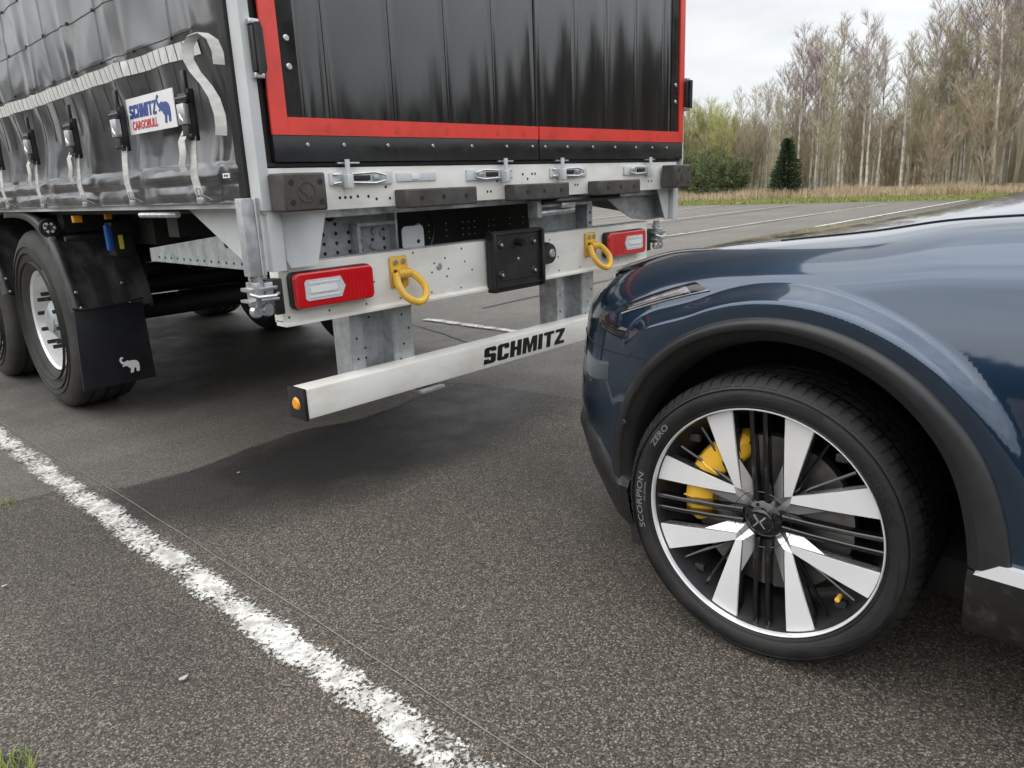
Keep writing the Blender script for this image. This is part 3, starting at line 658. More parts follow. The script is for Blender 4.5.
MB().disc((.80, BY, .895), .016, .005, ax=1, n=16).build('sensor_cap', 'galvanised', beam, loc=(.80, BY, .895))
# tail lamps
def rrect(x0, x1, z0, z1, r, n=4):
    o = []
    for cx, cz, a in ((x1-r, z1-r, 0), (x0+r, z1-r, 90), (x0+r, z0+r, 180), (x1-r, z0+r, 270)):
        for k in range(n+1): t_ = math.radians(a+90*k/n); o.append((cx+r*math.cos(t_), cz+r*math.sin(t_)))
    return o
def lamp(x0, x1, sx, z0=.818, z1=.947):
    h_ = MB().prism(rrect(min(x0, x1), max(x0, x1), z0, z1, .02), BY-.001, BY-.030, 'xz')
    hs = part(h_, 'tail_lamp', 'black_plastic', loc=((x0+x1)/2, BY-.03, .885)); bv = hs.modifiers.new('b', 'BEVEL'); bv.width = .004
    a, c = min(x0, x1)+.003, max(x0, x1)-.003
    l_ = MB().prism(rrect(a, c, z0+.003, z1-.003, .02), BY-.028, BY-.048, 'xz').build('red_lens', 'red_lens', hs); bv = l_.modifiers.new('b', 'BEVEL'); bv.width = .007; bv.segments = 3
    # clear window, pointed on its inner side
    xo = x0+.040*sx; xi = x0+.185*sx; xt = x0+.203*sx; zc = (z0+z1)/2; hh = .036
    pol = [(xo, zc-hh+.008), (xo+.008*sx, zc-hh), (xi, zc-hh), (xt, zc), (xi, zc+hh), (xo+.008*sx, zc+hh), (xo, zc+hh-.008)]
    w_ = MB().prism(pol, BY-.046, BY-.0505, 'xz').build('clear_lens', 'clear_lens', hs)
    pol2 = [(xo+.018*sx, zc-.010), (xi-.022*sx, zc-.010), (xi-.014*sx, zc), (xi-.022*sx, zc+.010), (xo+.018*sx, zc+.010)]
    MB().prism(pol2, BY-.050, BY-.0535, 'xz').build('light_bar', 'sign_white', hs)
    for dz in (-.024, .024): MB().prism([(xo+.014*sx, zc+dz-.002), (xi-.01*sx, zc+dz-.002), (xi-.01*sx, zc+dz+.002), (xo+.014*sx, zc+dz+.002)], BY-.050, BY-.0525, 'xz').build('light_rib', 'sign_white', hs)
    for k in range(6): xk = x0+(.218+.016*k)*sx; MB().box(xk-.001, xk+.001, BY-.0492, BY-.046, z0+.018, z1-.018).build('lens_rib', 'red_lens', hs)
lamp(.105, .440, 1); lamp(2.255, 1.912, -1)
# yellow tow rings
def tow(x, z, lean):
    pt = MB().box(x-.044, x+.040, BY-.014, BY-.001, z-.066, z+.052, .008)
    o_ = part(pt, 'tow_ring', 'yellow_paint', loc=(x, BY-.02, z))
    MB().tube([(x-.030, BY-.032, z-.012), (x+.028, BY-.032, z-.012)], .019, 12).box(x-.030, x+.028, BY-.034, BY-.010, z-.03, z+.006, .004).build('hinge_barrel', 'yellow_paint', o_)
    ring = []
    for k in range(24):
        a = PI*(-.25+1.5*k/23)+PI; # open towards the top
    pts = [(x-.034, -.03, z-.012), (x-.042, -.052, z-.055), (x-.030+lean*.3, -.075, z-.098), (x+.010+lean, -.086, z-.122), (x+.050+lean, -.082, z-.108), (x+.066+lean*.8, -.066, z-.068), (x+.050+lean*.3, -.046, z-.030), (x+.030, -.03, z-.010)]
    P_ = crom([(p[0], p[1]+BY, p[2]) for p in pts], 5); MB().tube(P_, .0145, 10).build('ring', 'yellow_paint', o_)
    for dx, dz in ((-.022, .030), (.016, .032), (-.002, -.044)):
        p = (x+dx, BY-.012, z+dz); MB().disc(p, .0115, .009, ax=1, n=6, bev=.15).build('bolt', 'zinc', o_, loc=p)
tow(.588, .905, .010); tow(1.81, .905, .012)
# hook bracket above the beam, cable
part(MB().prism(rrect(.655, .765, .968, 1.062, .02), .12, .125, 'xz'), 'cable_bracket', 'grey_paint')
MB().disc((.735, .12, 1.0), .009, .002, ax=1, n=8).build('bolt_hole', 'chassis_black', TR, loc=(.735, .12, 1.0))
part(MB().tube([(.80, .13, .972), (.83, .14, 1.01), (.855, .16, 1.05), (.87, .22, 1.10)], .006, 6), 'cable', 'rubber')
part(MB().disc((.885, .30, 1.045), .015, .012, ax=1, n=12), 'white_cap', 'sign_white')
# number-plate carrier and plug socket
pc = MB().prism(rrect(1.062, 1.398, .750, 1.012, .012), BY-.012, BY-.045, 'xz')
pco = part(pc, 'plate_carrier', 'black_plastic', loc=(1.23, BY-.03, .88))
bb = MB().box(1.075, 1.385, BY-.057, BY-.044, .770, .775, .001)
for x in (1.069, 1.384): bb.box(x-.006, x+.010, BY-.062, BY-.044, .755, 1.006, .003)
bb.box(1.075, 1.385, BY-.054, BY-.044, .997, 1.004, .001); bb.box(1.11, 1.36, BY-.050, BY-.044, .80, .802); bb.build('carrier_rim', 'black_plastic', pco)
for x in (1.12, 1.335):
    for z in (.825, .955): p = (x, BY-.045, z); MB().disc(p, .018, .005, ax=1, n=14).build('bolt_seat', 'black_plastic', pco, loc=p); MB().disc((x+.002, BY-.05, z-.002), .008, .005, ax=1, n=8).build('bolt', 'zinc', pco, loc=p)
MB().disc((1.23, BY-.045, .885), .007, .004, ax=1, n=8).build('bolt', 'zinc', pco, loc=(1.23, BY-.045, .885))
MB().tube([(1.225, BY-.044, .962), (1.225, BY-.085, .955)], .016, 10).build('plate_light', 'black_plastic', pco)
sk = MB().lathe([(-.0, .052), (-.03, .052), (-.05, .046), (-.052, .0)], (1.440, BY-.002, .888), 1, 24); so_ = part(sk, 'plug_socket', 'black_plastic', loc=(1.44, BY, .888))
MB().box(1.405, 1.475, BY-.035, BY-.001, .842, .934, .008).build('socket_base', 'black_plastic', so_)
MB().disc((1.452, BY-.05, .888), .020, .012, ax=1, n=14).build('socket_cap', 'galvanised_dull', so_)

# galvanised chassis ends seen above the beam, dark perforated crossmember
ch1 = part(MB().box(.30, .64, .18, .188, .94, 1.146), 'chassis_plate', 'galvanised_dull')
part(MB().box(.452, .468, .13, .18, .94, 1.085, .003).box(.452, .63, .128, .134, 1.075, 1.088, .002), 'chassis_flange', 'galvanised_dull')
part(MB().box(.64, .652, .14, .20, .94, 1.146, .003), 'chassis_edge', 'galvanised')
ph = None
for x in [.335+.055*i for i in range(6)]:
    for z in (.985, 1.02, 1.055, 1.09, 1.12):
        if z > 1.07 and x > .44: continue
        p = (x, .1795, z)
        if ph is None: ph = MB().disc(p, .0075, .0014, ax=1, n=8).build('bolt_hole', 'chassis_black', ch1, loc=p); p0 = p
        else: copy_part(ph, ch1, (x-p0[0], 0, z-p0[2]))
part(MB().disc((.37, .1790, 1.12), .024, .002, ax=1, n=14), 'bolt_hole', 'chassis_black')
for x, z in ((.50, 1.05), (.56, 1.05), (.60, 1.04), (.55, .995), (.50, 1.0)):
    p = (x, .18, z); MB().disc(p, .013, .010, ax=1, n=6, bev=.15).build('bolt', 'galvanised_dull', ch1, loc=p)
cm = part(MB().box(.66, 2.28, .50, .51, .90, 1.135), 'crossmember', 'chassis_black')
ph = None
for cx in (.80, .84, .95, 1.06, 1.10, 1.14, 1.24, 1.28, 1.40, 1.50, 1.60, 1.72, 1.85):
    for z in (.975, 1.005, 1.035):
        if cx > 1.35 and z < 1: continue
        p = (cx+.28, .4985, z)
        if ph is None: ph = MB().disc(p, .0035, .0014, ax=1, n=6).build('hole_daylight', 'sign_white', cm, loc=p); p0 = p  # pale discs painted as daylight showing through the holes
        else: copy_part(ph, cm, (p[0]-p0[0], 0, z-p0[2]))
part(MB().box(1.86, 1.905, .13, .20, .94, 1.146, .003), 'chassis_edge', 'galvanised')
for z in (1.0, 1.05, 1.1): p = (1.883, .129, z); MB().disc(p, .007, .0014, ax=1, n=8).build('bolt_hole', 'chassis_black', TR, loc=p)
part(MB().box(1.50, 1.86, .20, .206, .93, 1.10), 'chassis_plate', 'galvanised_dull')
# lock / stay assembly under the sill, right of centre
lt = part(MB().box(1.33, 1.75, .02, .05, 1.098, 1.128, .004).box(1.33, 1.36, .0, .06, 1.055, 1.13, .003), 'lift_bracket', 'galvanised')
MB().tube([(1.36, .03, 1.072), (1.62, .03, 1.078)], .014, 10).build('roller', 'galvanised', lt)
MB().tube([(1.36, .0, 1.122), (1.95, .0, 1.126)], .012, 8).build('rod', 'black_plastic', lt)
MB().box(1.50, 1.60, -.002, .03, 1.09, 1.115, .004).build('clamp', 'zinc', lt)

# underride guard: posts and bar
def guard_post(x, w=.15):
    b_ = MB(); b_.box(x, x+.006, .13, .24, .50, .775).box(x+.0, x+.05, .126, .132, .50, .775)          # flange
    b_.box(x+.05, x+.056, .126, .20, .49, .775).box(x+.056, x+.20, .196, .202, .49, .775)                # web
    b_.box(x+.20, x+.206, .13, .20, .49, .775).box(x+.206, x+.30, .126, .132, .47, .775)
    o_ = part(b_, 'guard_post', 'galvanised', loc=(x+.15, .15, .5))
    for dx, z in ((.025, .58), (.025, .66), (.11, .56), (.11, .60), (.14, .72), (.25, .60), (.28, .66), (.25, .72), (.23, .54)):
        yy = .196 if .056 < dx < .2 else .126; p = (x+dx, yy, z); MB().disc(p, .0055, .0013, ax=1, n=8).build('bolt_hole', 'chassis_black', o_, loc=p)
    return o_
guard_post(.375); guard_post(1.60)
for x in (.36, 1.58): part(MB().box(x, x+.36, .10, .22, .47, .482, .003), 'mount_plate', 'galvanised_dull')
part(MB().box(.62, .74, .02, .12, .405, .418, .003), 'mount_lip', 'galvanised_dull')
bar = part(MB().box(.108, 2.43, .04, .14, .428, .538, .008), 'underride_bar', 'white_paint')
cp = part(MB().box(.094, .1085, .037, .143, .425, .541, .004), 'bar_end_cap', 'black_plastic')
MB().disc((.094, .090, .483), .024, .006, ax=0, n=20).build('reflector', 'orange_reflector', cp)
cp = part(MB().box(2.4295, 2.444, .037, .143, .425, .541, .004), 'bar_end_cap', 'black_plastic')
b_ = MB()
for o in block_word('SCHMITZ', .985, .448, .555, .072, .16): b_.prism(o, .0395, .0385, 'xz')
b_.build('lettering', 'print_black', bar, smooth=0)

# curtain tensioner / twin clamp at the corner
def clampset(x, y, sx):
    k_ = MB().box(x-.05, x+.05, y-.03, y+.03, .905, .917, .002).box(x-.055, x+.05, y-.035, y+.03, .870, .880, .003).box(x-.035, x-.015, y-.036, y+.02, .855, .935, .003)
    k_.box(x+.01, x+.04, y-.02, y+.03, .85, .93, .004)
    o_ = part(k_, 'curtain_tensioner', 'zinc', loc=(x, y, .89))
    MB().tube([(x, y, .917), (x, y, .975)], .016, 10).tube([(x-.03, y, .945), (x+.03, y, .945)], .008, 6).build('spindle', 'galvanised', o_)
    for dx in (-.03, .008): MB().lathe([(-.014, 0), (-.014, .017), (-.006, .022), (.006, .022), (.014, .017), (.014, 0)], (x+dx, y-.02, .842), 1, 16).build('roller', 'zinc', o_)
    MB().tube([(x-.05, y-.03, .90), (x-.03, y-.045, .89), (x+.03, y-.045, .888), (x+.05, y-.03, .893)], .006, 6).build('handle_loop', 'zinc', o_)
    MB().box(x+.052*sx, x+.085*sx, y+.0, y+.05, .815, .935, .004).build('backing_block', 'black_plastic', o_)
clampset(-.018, .04, 1); clampset(2.44, .09, -1)

# floor underside, longitudinal rails, axles
part(MB().box(.10, TW-.1, .06, LEN, 1.145, 1.20), 'floor_underside', 'chassis_black')
for x in (.62, 1.72): part(MB().box(x, x+.14, .52, LEN, .86, 1.14, .01), 'chassis_rail', 'chassis_black')
for i in range(8): part(MB().box(.12, TW-.12, .9+1.4*i, 1.0+1.4*i, 1.05, 1.145), 'cross_bearer', 'chassis_black')
for y in (2.80, 4.11, 5.42):
    part(MB().tube([(.30, y, .53), (TW-.30, y, .53)], .075, 12), 'axle', 'chassis_black')
    for x in (.72, 1.83): part(MB().lathe([(-.14, .0), (-.14, .10), (-.09, .13), (.09, .13), (.14, .10), (.14, 0)], (x, y+.42, .72), 2, 14), 'air_spring', 'rubber')
part(MB().tube([(1.0, 1.5, .80), (1.75, 1.5, .80)], .13, 14), 'air_tank', 'chassis_black')
# wheels
def truck_wheel(sx):
    """wheel built round the origin; sx=-1: outer face towards -x"""
    R_ = .53; hw = .19
    pr = [(hw*.62, .295), (hw*.80, .31), (hw*.93, .36), (hw*1.0, .42), (hw*.98, .47), (hw*.88, .505), (hw*.80, .522), (hw*.70, .529)]
    for g_ in (.42, 0, -.42): pr += [(hw*(g_+.09), R_), (hw*(g_+.075), R_-.012), (hw*(g_-.075), R_-.012), (hw*(g_-.09), R_)]
    pr += [(-a, r) for a, r in [(hw*.70, .529), (hw*.80, .522), (hw*.88, .505), (hw*.98, .47), (hw*1.0, .42), (hw*.93, .36), (hw*.80, .31), (hw*.62, .295)]]
    w = MB().lathe([(sx*-a, r) for a, r in pr[::-1]], (0, 0, 0), 0, 72)
    for rr in (.345, .40, .435): w.lathe([(sx*hw*.93+sx*.004, rr), (sx*(hw*1.0+.006), rr+.003), (sx*hw*.93+sx*.004, rr+.006)], (0, 0, 0), 0, 64)
    return w
def pos(p, c): return (p[0]+c[0], p[1]+c[1], p[2]+c[2])
def make_trailer_wheel(c, sx):
    w = truck_wheel(sx); w.v = [pos(p, c) for p in w.v]
    o_ = w.build('trailer_wheel', 'truck_tyre', TR, loc=c, smooth=40)
    f_ = sx*.19
    r_ = MB().lathe([(f_*.60, .285), (f_*.72, .300), (f_*.80, .298), (f_*.74, .283), (f_*.35, .272), (f_*.20, .266), (f_*.12, .258), (f_*.10, .235), (f_*.24, .205), (f_*.30, .19), (f_*.30, .12)], c, 0, 56)
    r_.build('rim', 'rim_silver', o_, smooth=40)
    h_ = MB().lathe([(f_*.0, .135), (f_*.45, .125), (f_*.62, .110), (f_*.72, .075), (f_*.78, .07), (f_*.80, 0)], c, 0, 32); h_.build('hub', 'galvanised_dull', o_)
    for k in range(10):
        a = 2*PI*k/10+.2; p = (c[0]+f_*.28, c[1]+.158*math.cos(a), c[2]+.158*math.sin(a))
        MB().lathe([(f_*.02, .019), (f_*.18, .018), (f_*.2, .0135), (f_*.55, .0125), (f_*.57, 0)], p, 0, 6).build('wheel_nut', 'black_plastic', o_, loc=p)
        if k % 2: p = (c[0], c[1]+.075*math.cos(a), c[2]+.075*math.sin(a)); MB().disc((p[0]+f_*.66, p[1], p[2]), .009, .012, ax=0, n=6, sgn=sx).build('hub_bolt', 'zinc', o_, loc=p)
    return o_
wl_ = make_trailer_wheel((.235, 2.80, .53), -1)
for d in (1.31, 2.62): copy_part(wl_, TR, (0, d, 0))
wr_ = make_trailer_wheel((TW-.235, 2.80, .53), 1)
for d in (1.31, 2.62): copy_part(wr_, TR, (0, d, 0))
# mudguards: arched shell with rolled lip, back panel with rivets, flap with white emblem
def mudguard(yc, x0, x1):
    sec = []
    pr = [(3.0, 1.166), (2.75, 1.168), (2.55, 1.150), (2.40, 1.10), (2.29, 1.02), (2.22, .93), (2.165, .82), (2.125, .73), (2.098, .645)]
    P_ = crom([(p[0]+yc-2.8, p[1]) for p in pr], 5)
    g = []
    for i, (y, z) in enumerate(P_):
        g.append([(x0-.004, y+.05, z-.035 if z > 1 else z-.01), (x0-.006, y+.01, z-.006), (x0+.004, y-.004, z+.004), (x0+.03, y-.006, z+.005), (x0+.045, y+.008, z-.006), (x0+.12, y+.012, z-.008), (x0+.2, y+.016, z-.010), (x0+.27, y+.013, z-.008), (x1, y+.012, z-.008), (x1+.002, y+.05, z-.03)])
    o_ = part(MB().grid(g), 'mudguard', 'mudguard_plastic', loc=(x0, yc, 1.1), smooth=60)
    sl = o_.modifiers.new('s', 'SOLIDIFY'); sl.thickness = .005
    for x, y, z in ((x0+.028, 2.122, .748), (x0+.03, 2.092, .668), (x0+.27, 2.148, .768), (x0+.285, 2.110, .66)):
        p = (x, y+yc-2.8-.004, z); MB().disc(p, .0085, .007, ax=1, n=10).build('rivet', 'zinc', o_, loc=p)
    if yc < 3:
        fl = MB().box(x0-.012, x0+.335, 2.072, 2.082, .235, .665, .002)
        fl.v = [(x-.03*(0 if x > x0+.1 else (.665-z)/.43), y-.018*math.sin((.665-z)*4), z+.0) for x, y, z in fl.v]
        f_ = part(fl, 'mud_flap', 'flap_rubber', loc=(x0+.15, 2.07, .45))
        MB().prism([(x0+.155+p[0]*.0098, .285+p[1]*.0098) for p in ELE], 2.048, 2.044, 'xz').build('emblem', 'print_white', f_)
        MB().tube([(x0-.02, 2.066, .672), (x0+.02, 2.060, .66), (x0+.2, 2.066, .668), (x0+.34, 2.07, .68)], .006, 6).build('flap_clip', 'black_plastic', f_)
    return o_
mudguard(2.80, .030, .44); mudguard(4.11, .03, .44)
# work lamp, markers, air valve handles under the side rail
wl = part(MB().lathe([(.045, 0), (.045, .038), (.0, .052), (-.006, .052), (-.010, .046), (-.010, .040)], (.045, 2.3, 1.080), 1, 28), 'work_lamp', 'black_plastic', loc=(.045, 2.3, 1.08))
MB().disc((.045, 2.297, 1.080), .041, .008, ax=1, n=24).build('lamp_glass', 'lamp_glass', wl)
for k in range(6): a = k*PI/3; p = (.045+.022*math.cos(a), 2.289, 1.080+.022*math.sin(a)); MB().disc(p, .008, .002, ax=1, n=10).build('led', 'clear_lens', wl, loc=p)
MB().box(.03, .06, 2.28, 2.31, 1.015, 1.035, .003).build('lamp_foot', 'zinc', wl)
part(MB().box(.045, .085, 1.9, 1.93, 1.108, 1.142, .003), 'side_marker', 'orange_reflector')
part(MB().box(.195, .225, 1.9, 1.93, 1.115, 1.145, .003), 'side_marker', 'orange_reflector')
part(MB().box(.17, .20, 1.86, 1.90, .96, 1.09, .010), 'shunt_handle', 'blue_plastic')
vb = part(MB().box(.205, .30, 1.88, 1.98, .93, 1.10, .01), 'valve_block', 'black_plastic')
MB().box(.228, .250, 1.872, 1.879, .965, 1.035, .002).build('yellow_tag', 'yellow_tag', vb)
part(MB().tube([(.02, 2.0, 1.028), (.34, 2.0, 1.04)], .014, 8), 'light_bar_tube', 'black_plastic')
part(MB().box(.34, .52, 1.70, 1.95, .98, 1.14, .01), 'valve_box', 'chassis_black')

# ------------------------------------------------------------------ blue car: builder frame = front axle centre on the ground, +y ahead, -x its left side
CAR_X, CAR_Y, CAR_RZ = 1.33, -1.569, math.radians(-2)
CAR = thing('blue_car', 'dark blue electric crossover, seen at its left front wheel, parked close behind the trailer', 'car', (CAR_X, CAR_Y, 0), CAR_RZ)
AXZ, REARY = .3855, -2.985
PLAN = [(0, .930), (.14, .927), (.28, .917), (.42, .896), (.55, .858), (.66, .808), (.75, .750), (.822, .683), (.874, .606), (.908, .515), (.926, .410), (.936, .28), (.941, .14), (.945, 0), (.949, -.2), (.953, -.4), (.960, -.7), (.962, -1.1), (.962, -1.6), (.962, -2.1), (.962, -2.6), (.960, -2.985), (.955, -3.2), (.94, -3.45), (.90, -3.68), (.83, -3.84), (.70, -3.94), (.5, -3.99), (.25, -4.01), (0, -4.015)]
SPY = [.30, .30, .295, .29, .28, .265, .25, .235, .215, .19, .14, .07, -.02, -.12, -.28, -.44, -.7, -1.1, -1.6, -2.1, -2.6, -2.9, -3.0, -3.1, -3.15, -3.18, -3.2, -3.2, -3.2, -3.2]
TC = [(-4.02, .98), (-3.8, 1.06), (-3.0, 1.10), (-1.2, 1.10), (-.8, 1.12), (-.45, 1.155), (-.27, 1.135), (-.1, 1.096), (.19, 1.043), (.49, 1.003), (.73, .950), (.82, .915), (.935, .855)]
TE = [(-4.02, .98), (-3.8, 1.04), (-3.0, 1.07), (-1.2, 1.08), (-.6, 1.10), (-.3, 1.088), (-.1, 1.058), (.11, 1.040), (.27, 1.024), (.41, 1.000), (.58, .950), (.72, .895), (.935, .82)]
HH = [(-4, .16), (-.6, .13), (-.2, .12), (.3, .13), (.6, .14), (.9, .12)]
DD = [(-4, .2), (-.6, .20), (0, .22), (.35, .22), (.6, .20), (.9, .20)]
def topz(w, y): k = min(1.3, (abs(w)/.8)**3.2); return csp(y, TC)*(1-k)+csp(y, TE)*k
def side_in(z, y, zt):
    """how far the side lies inside the plan outline"""
    rear = sm((-.45-y)/.25) if y > -2.3 else sm((y+2.6)/-.1)*0
    fr = sm((y-.45)/.3)
    i = csp(z, [(.14, .05), (.30, .022), (.48, .004), (.60, .0), (.70, .003), (.80, .013), (.88, .027), (.96, .045), (1.1, .085)])
    i += rear*(.010*math.exp(-((z-.60)/.18)**2))          # door hollow
    i += fr*pl(z, [(.14, .15), (.26, .075), (.40, .02), (.55, .0), (.72, .008), (.9, .02)])
    return i
FLARE_OUT = .012
def flare(y, z, base=0.):
    """wheel-arch haunch: inside a circle round the axle the side stands out to one flat level"""
    f = 0
    for cy in (0, REARY):
        r = math.hypot(y-cy, z-AXZ); ra = .574+.05*sm((y-cy-.22)/.25)
        k = sm((ra+.008-r)/.042)*sm((z-.20)/.1)*(1-sm((y-cy-.36)/.14)); f = max(f, k*max(0, FLARE_OUT+base))
    return f
PHI0 = math.radians(10)
NU = 24
PP = crom([list(p)+[s] for p, s in zip(PLAN, SPY)], NU)
def section(i):
    x, y, sy = PP[i]; a = PP[max(i-1, 0)]; c = PP[min(i+1, len(PP)-1)]
    tx, ty = c[0]-a[0], c[1]-a[1]; l = math.hypot(tx, ty); nx, ny = -ty/l, tx/l       # outward normal of the plan outline
    dx, dy = -x, sy-y; L = math.hypot(dx, dy); dx /= L; dy /= L
    h, D = csp(y, HH), csp(y, DD); te = topz(x, y); zt = te-h*(1-math.sin(PHI0))
    return x, y, nx, ny, dx, dy, L, h, D, zt
def skin_pt(i, kind, v):
    x, y, nx, ny, dx, dy, L, h, D, zt = section(i)
    if kind == 'side':                    # v = z
        s_ = side_in(v, y, zt); X, Y, Z = x-nx*s_, y-ny*s_, v; f = flare(Y, Z, s_)
    else:                                 # v = inset distance
        s0 = side_in(zt, y, zt); c0 = math.cos(PHI0)
        if v < D*c0: q = c0-v/D; Zd = h*(1-math.sqrt(max(0, 1-q*q)))
        else: q = 0; Zd = 0
        k = (q/c0)*s0
        X, Y = x+dx*v-nx*k, y+dy*v-ny*k
        Z = topz(X, Y)-Zd
        if v < 1e-9: Z = zt
        f = flare(Y, Z, s0+v)*(q/c0)
    return (-(X+nx*f), Y+ny*f, Z)
EDGE_U = lambda y: csp(y, [(-.9, .215), (-.35, .21), (-.07, .238), (.2, .215), (.40, .165), (.52, .125), (.65, .10), (.935, .07)])   # fender edge of the bonnet gap
GAPW = lambda y: pl(y, [(-.9, .007), (.02, .008), (.15, .018), (.30, .045), (.50, .070), (.66, .070), (.935, .06)])
FR_END = next(i for i, p in enumerate(PP) if p[1] < -.62)
def rows_for(i):
    x, y, nx, ny, dx, dy, L, h, D, zt = section(i)
    zlo = .20 if y < .3 else .24
    e = EDGE_U(y) if i <= FR_END+8 else EDGE_U(y)
    P_ = [skin_pt(i, 'side', zlo+(zt-zlo)*k/150) for k in range(150)]
    nb = 36; c0 = math.cos(PHI0); p1 = math.acos(max(0, c0-min(e/D, c0))); P_ += [skin_pt(i, 'top', min(e, D*(c0-math.cos(PHI0+(p1-PHI0)*k/nb)))) for k in range(nb+1)]
    P_ += [skin_pt(i, 'top', D*c0+(e-D*c0)*k/4) if e > D*c0 else P_[-1] for k in (1, 2, 3, 4)]
    return P_
def mirror(g): return [[(-p[0], p[1], p[2]) for p in r] for r in g]
G = [rows_for(i) for i in range(len(PP))]
def cut_grid(g, r0=.498):
    """drop the quads inside the wheel arches"""
    b_ = MB(); a, c = len(g), len(g[0]); b_.v = [p for r in g for p in r]
    inside = [[p[2] < .9 and min(math.hypot(p[1], p[2]-AXZ), math.hypot(p[1]-REARY, p[2]-AXZ)) < r0 for p in r] for r in g]
    for r, q in zip(g, inside):
        for k, p in enumerate(r):
            if -2.6 < p[1] < -.42 and p[2] < .425: q[k] = True
    for i in range(a-1):
        for j in range(c-1):
            if inside[i][j] and inside[i+1][j] and inside[i][j+1] and inside[i+1][j+1]: continue
            b_.f.append((i*c+j, i*c+j+1, (i+1)*c+j+1, (i+1)*c+j))
    return b_
body = MB()
for g in (G, mirror(G)):
    t_ = cut_grid(g); body.add(t_.v, t_.f)
BODY = body.build('body', 'navy_paint', CAR, smooth=60)
# edge fold into the bonnet gap
b_ = MB()
for s_ in (1, -1):
    g = []
    for i in range(len(PP)):
        p = Vector(G[i][-1]); x, y, nx, ny, dx, dy, L, h, D, zt = section(i); inn = Vector((-dx, dy, 0))
        g.append([(s_*v.x, v.y, v.z) for v in (p, p+inn*.003-Vector((0, 0, .003)), p+inn*.004-Vector((0, 0, .02)))])
    b_.grid(g)
b_.build('body_edge', 'navy_paint', BODY, smooth=60)
# black trough between body and bonnet, wide round the nose
b_ = MB(); b2 = MB(); strips = MB()
for s_ in (1, -1):
    g = []; g2 = []; pa = []; pb = []; seamp = []
    for i in range(FR_END+10):
        x, y, nx, ny, dx, dy, L, h, D, zt = section(i); e = EDGE_U(y); w = GAPW(y)
        row = []
        for k, dz in ((0, -.022), (.5, -.020), (1, -.022)):
            p = Vector(skin_pt(i, 'top', e+w*k)); row.append((s_*p.x, p.y, p.z+dz))
        g.append(row)
        if w <= .02: seamp.append(Vector((s_*skin_pt(i, 'top', e+.003)[0], skin_pt(i, 'top', e+.003)[1], skin_pt(i, 'top', e+.003)[2]+.0008)))
        if w > .015:
            p = Vector(skin_pt(i, 'top', e+w*.25)); pa.append((s_*p.x, p.y, p.z-.006)); p = Vector(skin_pt(i, 'top', e+w*.7)); pb.append((s_*p.x, p.y, p.z-.005))
        hr = []
        Lh = L-(e+w)
        for k in range(26): v = e+w+Lh*(k/25)**1.25; hr.append(skin_pt(i, 'top', min(v, L)))
        p0 = Vector(hr[0]); inn = Vector((-dx, dy, 0)); hr = [tuple(p0-Vector((0, 0, .02))), tuple(p0-inn*.0+Vector((0, 0, -.003)))]+[tuple(p0+inn*.003)]+hr[1:]
        g2.append([(s_*p[0], p[1], p[2]) for p in hr])
    b_.grid(g); b2.grid(g2[:FR_END+3]); strips.tube(pa, .0025, 5); strips.tube(pb, .003, 5); MB().tube(seamp, .0022, 5).build('bonnet_seam', 'trough_black', BODY)
b_.build('bonnet_gap', 'trough_black', BODY, smooth=60)
hood = b2.build('bonnet', 'navy_paint', CAR, smooth=60)
strips.build('wing_reflection', 'chrome', hood, smooth=60)  # bright tubes stand for the reflection along the nose edge
# slim aerodynamic blade standing just proud of the nose
b_ = MB(); b2 = MB()
for s_ in (1, -1):
    g = []; ed = []; ed2 = []
    for i in range(0, FR_END):
        x, y, nx, ny, dx, dy, L, h, D, zt = section(i)
        if y < .20: break
        e = EDGE_U(y); up = .016*sm((y-.30)/.22)-.006; row = []
        for dv, dz in ((.010, -.018), (.012, up-.006), (.020, up), (.046, up+.002), (.056, up-.004), (.060, -.018)):
            p = skin_pt(i, 'top', e+dv); row.append((s_*p[0], p[1], p[2]+dz))
        g.append(row); p = row[2]; ed.append((p[0], p[1], p[2]+.001)); p = row[4]; ed2.append((p[0], p[1], p[2]+.003))
    b_.grid(g); b2.tube(ed, .0022, 5); b2.tube(ed2, .0018, 5)
fw = b_.build('front_wing', 'gloss_black', CAR, smooth=40); b2.build('wing_highlight', 'lamp_strip', fw, smooth=60)  # pale tubes imitate highlights on the blade's edges
# body deck behind the bonnet
b_ = MB()
for s_ in (1, -1):
    g = []
    for i in range(FR_END+1, len(PP)):
        x, y, nx, ny, dx, dy, L, h, D, zt = section(i); g.append([(s_*p[0], p[1], p[2]) for p in [skin_pt(i, 'top', EDGE_U(y)+(L-EDGE_U(y))*k/8) for k in range(9)]])
    b_.grid(g)
b_.build('belt_deck', 'gloss_black', BODY, smooth=60)
BV = BVHTree.FromPolygons([Vector(p) for p in body.v]+[Vector(p) for p in b2.v], body.f+[tuple(k+len(body.v) for k in q) for q in b2.f])
def on_skin(p, off=.003):
    q, n_, i, d = BV.find_nearest(Vector(p))
    if n_.dot(q-Vector((0, -1.2, .5))) < 0: n_ = -n_
    return q+n_*off, n_
def patch(pts2, name, m, off=.003, parent=None, nu=10, nv=5, thick=.003):
    """four 3D corners -> patch laid on the skin"""
    A, B_, C_, D_ = [Vector(p) for p in pts2]; g = []
    for i in range(nu+1):
        r = []
        for j in range(nv+1):
            u, v = i/nu, j/nv; p = A.lerp(B_, u).lerp(D_.lerp(C_, u), v); e_ = min(u, 1-u, v, 1-v) < 1e-6
            r.append(on_skin(p, off-(thick if e_ else 0))[0])
        g.append(r)
    return MB().grid(g).build(name, m, parent or BODY, smooth=50)
